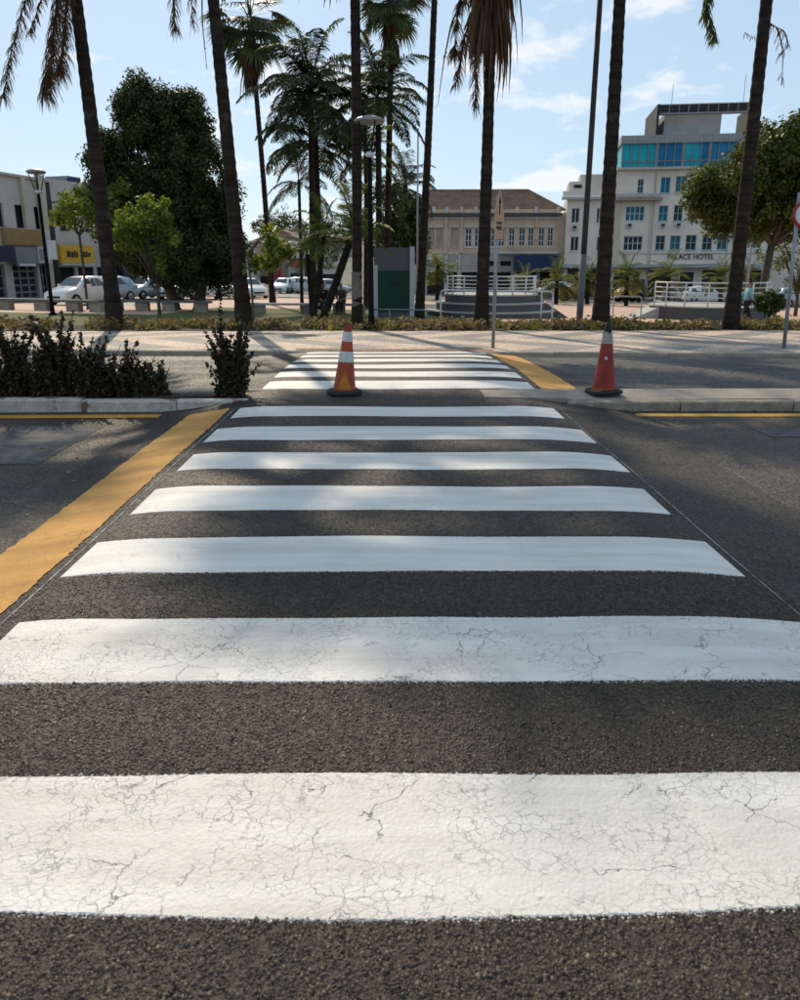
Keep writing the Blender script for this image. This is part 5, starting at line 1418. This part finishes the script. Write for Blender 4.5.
stage('round stage with dark wall and white railing before the hotel', 707, 40, 2.8, 1, .74, (math.radians(-178), math.radians(-2)), -1)

# ------------------------------------------------------------------ vehicles
M['car_white'] = mat('car_white', (.72, .72, .71), .25, .06, 2, spec=.6); M['car_silver'] = mat('car_silver', (.42, .44, .46), .3, .08, 2, metal=.5, spec=.6)
M['car_blue'] = mat('car_blue', (.34, .42, .47), .3, .08, 2, metal=.4); M['car_glass'] = mat('car_glass', (.03, .036, .04), .08, .2, 2, spec=.8)
M['tyre'] = mat('tyre', (.015, .015, .015), .9, .2, 8); M['rim'] = mat('rim', (.35, .35, .36), .35, .15, 6, metal=.7)
M['headlight'] = mat('headlight', (.6, .62, .63), .15, .1, 5, spec=.8); M['taillight'] = mat('taillight', (.35, .02, .02), .3, .1, 5)
M['car_trim'] = mat('car_trim', (.03, .03, .032), .6, .2, 5)
def car_parts(kind):
    """stations along x (front at -x): (x, z_low, z_belt, z_top, half_low, half_top)"""
    if kind == 'hatch':
        st = [(-1.98, .30, .52, .58, .62, .56), (-1.86, .22, .66, .72, .78, .66), (-1.5, .20, .78, .86, .84, .70), (-.95, .20, .88, .99, .86, .72), (-.25, .20, .92, 1.44, .86, .58), (.15, .2, .93, 1.50, .86, .60), (.9, .2, .95, 1.49, .86, .60), (1.55, .2, .96, 1.38, .86, .58), (1.85, .24, .94, 1.02, .82, .66), (1.95, .32, .70, .82, .76, .62)]
        wh = (-1.28, 1.22)
    else:
        st = [(-2.15, .34, .60, .68, .66, .60), (-2.02, .26, .80, .86, .82, .70), (-1.6, .24, .90, .98, .88, .74), (-1.0, .24, .98, 1.06, .90, .76), (-.35, .24, 1.02, 1.56, .90, .62), (.15, .24, 1.03, 1.62, .90, .64), (1.1, .24, 1.04, 1.60, .90, .64), (1.8, .26, 1.05, 1.48, .90, .62), (2.05, .28, 1.02, 1.10, .86, .70), (2.15, .36, .80, .92, .80, .66)]
        wh = (-1.4, 1.32)
    return st, wh
def car(label, kind, paint, px, Y, heading, group='cars parked around the square'):
    st, wh = car_parts(kind)
    b0 = place(px, Y); t = thing('parked_car', label, 'car', (b0.x, b0.y, gz(b0.x, b0.y) + .02), heading, group)
    m = MB(); rings = []
    for x, zl, zb, zt, hl, ht in st:
        rings.append([(x, -hl * .94, zl), (x, -hl, (zl + zb) / 2), (x, -hl * .97, zb), (x, -ht, zt - .04), (x, -ht * .8, zt), (x, 0, zt + .02), (x, ht * .8, zt), (x, ht, zt - .04), (x, hl * .97, zb), (x, hl, (zl + zb) / 2), (x, hl * .94, zl)])
    k = 11; vs = [p for r_ in rings for p in r_]; fs = []
    for i in range(len(rings) - 1):
        for j in range(k - 1): fs.append((i * k + j, (i + 1) * k + j, (i + 1) * k + j + 1, i * k + j + 1))
        fs.append((i * k + k - 1, (i + 1) * k + k - 1, (i + 1) * k, i * k))
    fs += [tuple(range(k)), tuple((len(rings) - 1) * k + j for j in range(k - 1, -1, -1))]
    body = m.add(vs, fs).build('body', paint, t, True)
    bv = body.modifiers.new('bevel', 'BEVEL'); bv.width = .03; bv.segments = 2; bv.limit_method = 'ANGLE'; bv.angle_limit = math.radians(35)
    def on(i, f, side, zf, push=.012):   # a point on the side glass between station i and i+1
        a, b_ = st[i], st[i + 1]; x = a[0] + (b_[0] - a[0]) * f; zb = a[2] + (b_[2] - a[2]) * f; zt = a[3] - .04 + (b_[3] - a[3]) * f
        hl = (a[4] + (b_[4] - a[4]) * f) * .97; ht = a[5] + (b_[5] - a[5]) * f
        return (x, side * (hl + (ht - hl) * zf + push), zb + (zt - zb) * zf)
    for s in (-1, 1):
        q = [on(3, .35, s, .12), on(4, 0, s, .12), on(5, .28, s, .12), on(5, .28, s, .88), on(4, 0, s, .88)]
        MB().add(q, [(0, 1, 2, 3, 4) if s < 0 else (4, 3, 2, 1, 0)]).build('side_window', 'car_glass', t)
        q = [on(5, .36, s, .12), on(6, .1, s, .12), on(6, .9, s, .2), on(6, .75, s, .86), on(5, .36, s, .88)]
        MB().add(q, [(0, 1, 2, 3, 4) if s < 0 else (4, 3, 2, 1, 0)]).build('side_window', 'car_glass', t)
        MB().box(st[4][0] - .22, st[4][0] - .06, s * 1.0 - .1, s * 1.0 + .1, st[4][2] + .02, st[4][2] + .18).build('mirror', paint, t)
        hx = st[1][0]; MB().add([(hx - .06, s * .42, st[1][2] - .12), (hx + .02, s * .76, st[1][2] - .12), (hx + .16, s * .79, st[1][2] + .03), (hx + .0, s * .42, st[1][2] + .02)], [(0, 1, 2, 3) if s > 0 else (3, 2, 1, 0)]).build('headlight', 'headlight', t)
        tx = st[-2][0]; MB().box(tx + .02, tx + .09, s * .72 - .08, s * .72 + .08, st[-2][2] - .2, st[-2][2] + .0).build('taillight', 'taillight', t)
    def across(i, f, zf): 
        a, b_ = st[i], st[i + 1]; return a[0] + (b_[0] - a[0]) * f, a[3] + (b_[3] - a[3]) * f + .015, a[5] + (b_[5] - a[5]) * f
    for (i, f0, f1, nm) in ((3, .08, .92, 'windscreen'), (7, .85, .12, 'rear_window')):
        x0, z0, h0 = across(i, f0, 0); x1, z1, h1 = across(i, f1, 0); s_ = -.02 if i == 3 else .02
        MB().quad((x0 + s_, -h0 * .86, z0 + .01), (x0 + s_, h0 * .86, z0 + .01), (x1 + s_, h1 * .84, z1 + .015), (x1 + s_, -h1 * .84, z1 + .015)).build(nm, 'car_glass', t)
    fx = st[0][0]; MB().box(fx - .03, fx + .06, -.42, .42, .40, .52).build('grille', 'car_trim', t); MB().box(fx - .05, fx + .02, -.26, .26, .28, .38).build('number_plate', 'reflective', t)
    for x in wh:
        for s in (-1, 1):
            w_ = MB(); vs_ = []
            R = .31 if kind == 'hatch' else .35
            prof = [(R * .62, .10), (R * .95, .11), (R, .07), (R, -.09), (R * .9, -.11)]
            m = MB(); m.lathe(prof, 22); o_ = m.build('wheel', 'tyre', t, True, (x, s * (.79 if kind == 'hatch' else .83), R)); o_.rotation_euler = (-s * math.pi / 2, 0, 0)
            m = MB(); m.lathe([(0, .085), (.06, .095), (R * .2, .07), (R * .62, .09)], 16); m.build('rim', 'rim', o_, True)
    return t
car('white hatchback facing the camera behind the long grey bench', 'hatch', 'car_white', 82, 45, math.radians(68))
car('grey car parked behind the white hatchback', 'hatch', 'car_blue', 106, 51, math.radians(60))
car('silver-blue car parked by the brown shop, left of the small tree', 'hatch', 'car_blue', 148, 58, math.radians(62))
car('white car half hidden behind the trunks of the big round tree', 'hatch', 'car_white', 182, 58, math.radians(70))
car('white tall car right of the trunks of the big round tree', 'suv', 'car_white', 205, 59, math.radians(100))
car('white car seen just left of the second palm trunk', 'suv', 'car_white', 229, 62, math.radians(110))
car('white car right of the second palm trunk', 'hatch', 'car_white', 250, 64, math.radians(120))
car('small white car before the red and pink building', 'hatch', 'car_white', 284, 84, math.radians(80))
car('white tall car before the grey building with the red awning', 'suv', 'car_white', 306, 84, math.radians(160))
car('silver car seen left of the leaning young palm trunk', 'hatch', 'car_silver', 331, 82, math.radians(170))
car('silver tall car before the blue shopfront', 'suv', 'car_silver', 551, 78, math.radians(10))
car('pale car at the left behind the white stage railing', 'hatch', 'car_silver', 683, 77, math.radians(172))
car('white car behind the middle of the white stage railing', 'hatch', 'car_white', 705, 74, math.radians(175))
car('pale blue car at the right edge under the tree', 'suv', 'car_blue', 802, 66, math.radians(170))
# yellow machine and tricycle-like carts near the stout palm are small wheeled carts
M['cart_yellow'] = mat('cart_yellow', (.55, .33, .10), .6, .2, 3)
for i, (px, lab) in enumerate(((572, 'yellow-fronted vehicle showing beside the grey pole'), (629, 'yellow-fronted vehicle with a dark wheel arch right of the stout palm'))):
    b0 = place(px, 74); t = thing('work_vehicle', lab, 'vehicle', b0, math.radians(15 if i else -10), 'yellow vehicles before the hotel')
    pts = [(-1.3, .45), (-1.25, .9), (-.8, 1.2), (-.1, 1.35), (.5, 1.25), (.95, .9), (1.0, .45)]
    MB().prism([(x, z) for x, z in reversed(pts)], -.6, .6).build('body', 'cart_yellow', t)
    MB().prism([(-.3, 1.2), (1.0, 1.0), (1.3, 1.0), (1.1, 2.0), (.1, 2.05)][::-1], -.5, .5).build('cab', 'car_trim', t)
    for x in (-.75, .7):
        for s in (-1, 1):
            m = MB(); m.lathe([(.1, .1), (.4, .12), (.43, .05), (.43, -.08)], 18); o_ = m.build('wheel', 'tyre', t, True, (x, s * .62, .43)); o_.rotation_euler = (-s * math.pi / 2, 0, 0)
    for s in (-1, 1): MB().lathe([(0, 0), (.1, .02), (.12, .08)], 10).build('headlight', 'headlight', t, True, (-1.2, s * .4, .95))

# ------------------------------------------------------------------ people
M['skin'] = mat('skin', (.28, .15, .10), .6, .1, 6); M['shirt_teal'] = mat('shirt_teal', (.20, .42, .46), .85, .2, 6); M['trousers'] = mat('trousers', (.016, .017, .022), .85, .2, 6)
M['cloth_black'] = mat('cloth_black', (.012, .012, .014), .85, .2, 6); M['cloth_brown'] = mat('cloth_brown', (.075, .05, .03), .85, .3, 5); M['hair'] = mat('hair', (.012, .009, .007), .7, .2, 9); M['shoe'] = mat('shoe', (.02, .018, .017), .6, .2, 9)
def skin_mesh(name, chain, material, parent, root=0, sub=2):
    """chain: (verts [(x,y,z,r)], edges)"""
    vs, es = chain
    me = bpy.data.meshes.new(name); me.from_pydata([v[:3] for v in vs], es, [])
    o_ = link(name, me, parent); me.materials.append(M[material])
    o_.modifiers.new('skin', 'SKIN'); sv = me.skin_vertices[0].data
    for i, v in enumerate(vs):
        r_ = v[3] if len(v) == 4 else None
        sv[i].radius = (v[3], v[3]) if len(v) == 4 else (v[3], v[4]); sv[i].use_root = (i == root)
    s = o_.modifiers.new('sub', 'SUBSURF'); s.levels = s.render_levels = sub
    o_.modifiers['skin'].use_smooth_shade = True
    return o_
def hand_edges(vs, es, wrist, d, curl):
    """palm and five fingers from the wrist vertex index along direction d"""
    d = Vector(d).normalized(); s = d.cross(Vector((0, 1, .1))).normalized(); w0 = Vector(vs[wrist][:3])
    p = w0 + d * .06; vs.append((*p, .028, .018)); pi = len(vs) - 1; es.append((wrist, pi))
    for k, (off, L) in enumerate(((-.03, .07), (-.01, .085), (.01, .08), (.03, .06))):
        a = p + s * off + d * .03; b_ = a + d * L * .5; c = b_ + (d + Vector((0, 1, 0)) * curl).normalized() * L * .5
        i0 = len(vs); vs += [(*a, .009), (*b_, .008), (*c, .007)]; es += [(pi, i0), (i0, i0 + 1), (i0 + 1, i0 + 2)]
    a = w0 + d * .02 - s * .035; b_ = a + (d - s * .6).normalized() * .05; i0 = len(vs); vs += [(*a, .011), (*b_, .009)]; es += [(wrist, i0), (i0, i0 + 1)]
def person(label, loc, rz, J, top, legs, hair=True, group=None):
    """J: joints dict in local metres, facing -y"""
    t = thing('person', label, 'person', loc, rz, group); v = lambda n: J[n]
    vs, es = [], []
    names = {}
    def add(n, r_, r2=None):
        vs.append((*J[n], r_) if r2 is None else (*J[n], r_, r2)); names[n] = len(vs) - 1
    def link_(*a):
        for p, q in zip(a, a[1:]): es.append((names[p], names[q]))
    add('pelvis', .13, .10); add('waist', .12, .09); add('chest', .155, .10); add('neck0', .07); add('neck', .05); add('jaw', .062); add('head', .082, .092); add('crown', .06)
    link_('pelvis', 'waist', 'chest', 'neck0', 'neck', 'jaw', 'head', 'crown')
    for s in ('l', 'r'):
        add('sh' + s, .055); add('el' + s, .04); add('wr' + s, .027); link_('chest', 'sh' + s, 'el' + s, 'wr' + s)
        hand_edges(vs, es, names['wr' + s], Vector(J['wr' + s]) - Vector(J['el' + s]), .4)
        add('hp' + s, .085); add('kn' + s, .055); add('an' + s, .036); add('to' + s, .03); link_('pelvis', 'hp' + s, 'kn' + s, 'an' + s, 'to' + s)
    skin_mesh('body', (vs, es), 'skin', t)
    A = lambda n, r_, r2=None: (*J[n], r_) if r2 is None else (*J[n], r_, r2)
    mix = lambda a, b_, f: tuple(J[a][i] + (J[b_][i] - J[a][i]) * f for i in range(3))
    vs = [A('pelvis', .155, .125), A('waist', .15, .115), A('chest', .18, .125), A('neck0', .078)]; es = [(0, 1), (1, 2), (2, 3)]
    for s in ('l', 'r'):
        i0 = len(vs); vs += [A('sh' + s, .075), A('el' + s, .055), (*mix('el' + s, 'wr' + s, .75), .042)]; es += [(2, i0), (i0, i0 + 1), (i0 + 1, i0 + 2)]
    skin_mesh('shirt', (vs, es), top, t)
    vs = [A('pelvis', .15, .12)]; es = []
    for s in ('l', 'r'):
        i0 = len(vs); vs += [A('hp' + s, .105), A('kn' + s, .075), A('an' + s, .058)]; es += [(0, i0), (i0, i0 + 1), (i0 + 1, i0 + 2)]
    skin_mesh('trousers', (vs, es), legs, t)
    for s in ('l', 'r'):
        f = Vector(J['to' + s]) - Vector(J['an' + s]); h = Vector(J['an' + s])
        skin_mesh('shoe', ([(*(h - f * .15 + Vector((0, 0, -.03))), .045), (*(h + f * .5 + Vector((0, 0, -.015))), .045), (*(h + f * 1.1), .034)], [(0, 1), (1, 2)]), 'shoe', t)
    hd = Vector(J['head']); cr_ = Vector(J['crown']); upv = (cr_ - hd).normalized()
    skin_mesh('hair', ([(*(hd + upv * .02 + Vector((0, .02, 0))), .088, .085), (*(cr_ + Vector((0, .01, 0))), .075, .085), (*(cr_ + upv * .03), .05)], [(0, 1), (1, 2)]), 'hair', t)
    m = MB()
    fw = Vector((0, -.088, 0)); m.lathe([(0, -.02), (.012, -.01), (.01, .012), (0, .02)], 6, hd + fw - upv * .01); m.build('nose', 'skin', t, True)
    for s in (-1, 1): MB().lathe([(0, -.008), (.009, 0), (0, .008)], 6, hd + fw * .94 + Vector((s * .032, 0, .022))).build('eye', 'hair', t, True)
    MB().box(hd.x - .025, hd.x + .025, hd.y - .086, hd.y - .07, hd.z - .062, hd.z - .054).build('mouth', 'cloth_brown', t)
    for s in (-1, 1): MB().lathe([(0, -.03), (.016, 0), (0, .03)], 6, hd + Vector((s * .088, .005, 0))).build('ear', 'skin', t, True)
    return t
# walking to the right, seen from the side (local -y is the way the person faces)
Jw = dict(pelvis=(0, 0, .92), waist=(0, -.02, 1.08), chest=(0, -.05, 1.30), neck0=(0, -.06, 1.44), neck=(0, -.075, 1.49), jaw=(0, -.10, 1.555), head=(0, -.10, 1.62), crown=(0, -.09, 1.70),
          shl=(.18, -.05, 1.38), ell=(.22, .12, 1.12), wrl=(.21, .02, .90), shr=(-.18, -.05, 1.38), elr=(-.22, -.10, 1.11), wrr=(-.20, -.26, .96),
          hpl=(.09, 0, .88), knl=(.09, -.18, .50), anl=(.09, -.28, .09), tol=(.09, -.42, .05), hpr=(-.09, 0, .88), knr=(-.09, .06, .48), anr=(-.09, .36, .14), tor=(-.09, .26, .03))
b0 = place(743.5, 32.5)
person('person in a teal shirt and dark trousers walking past the leaning palm', b0, math.radians(90), Jw, 'shirt_teal', 'trousers')
Js = dict(pelvis=(0, 0, .58), waist=(0, .0, .72), chest=(0, -.05, .95), neck0=(0, -.07, 1.09), neck=(0, -.09, 1.14), jaw=(0, -.12, 1.20), head=(0, -.12, 1.265), crown=(0, -.10, 1.345),
          shl=(.17, -.05, 1.03), ell=(.21, -.12, .77), wrl=(.10, -.32, .66), shr=(-.17, -.05, 1.03), elr=(-.21, -.12, .77), wrr=(-.10, -.32, .66),
          hpl=(.09, -.02, .56), knl=(.11, -.44, .53), anl=(.10, -.46, .10), tol=(.11, -.62, .05), hpr=(-.09, -.02, .56), knr=(-.11, -.44, .53), anr=(-.10, -.44, .10), tor=(-.11, -.60, .05))
b0 = place(324, 37.9)
person('person in black clothes sitting on the end of the pale bench', b0, 0.1, Js, 'cloth_black', 'cloth_black', group=None)
b0 = place(342, 38)
person('person in brown clothes sitting on the shaded bench', b0, -.2, Js, 'cloth_brown', 'cloth_black')
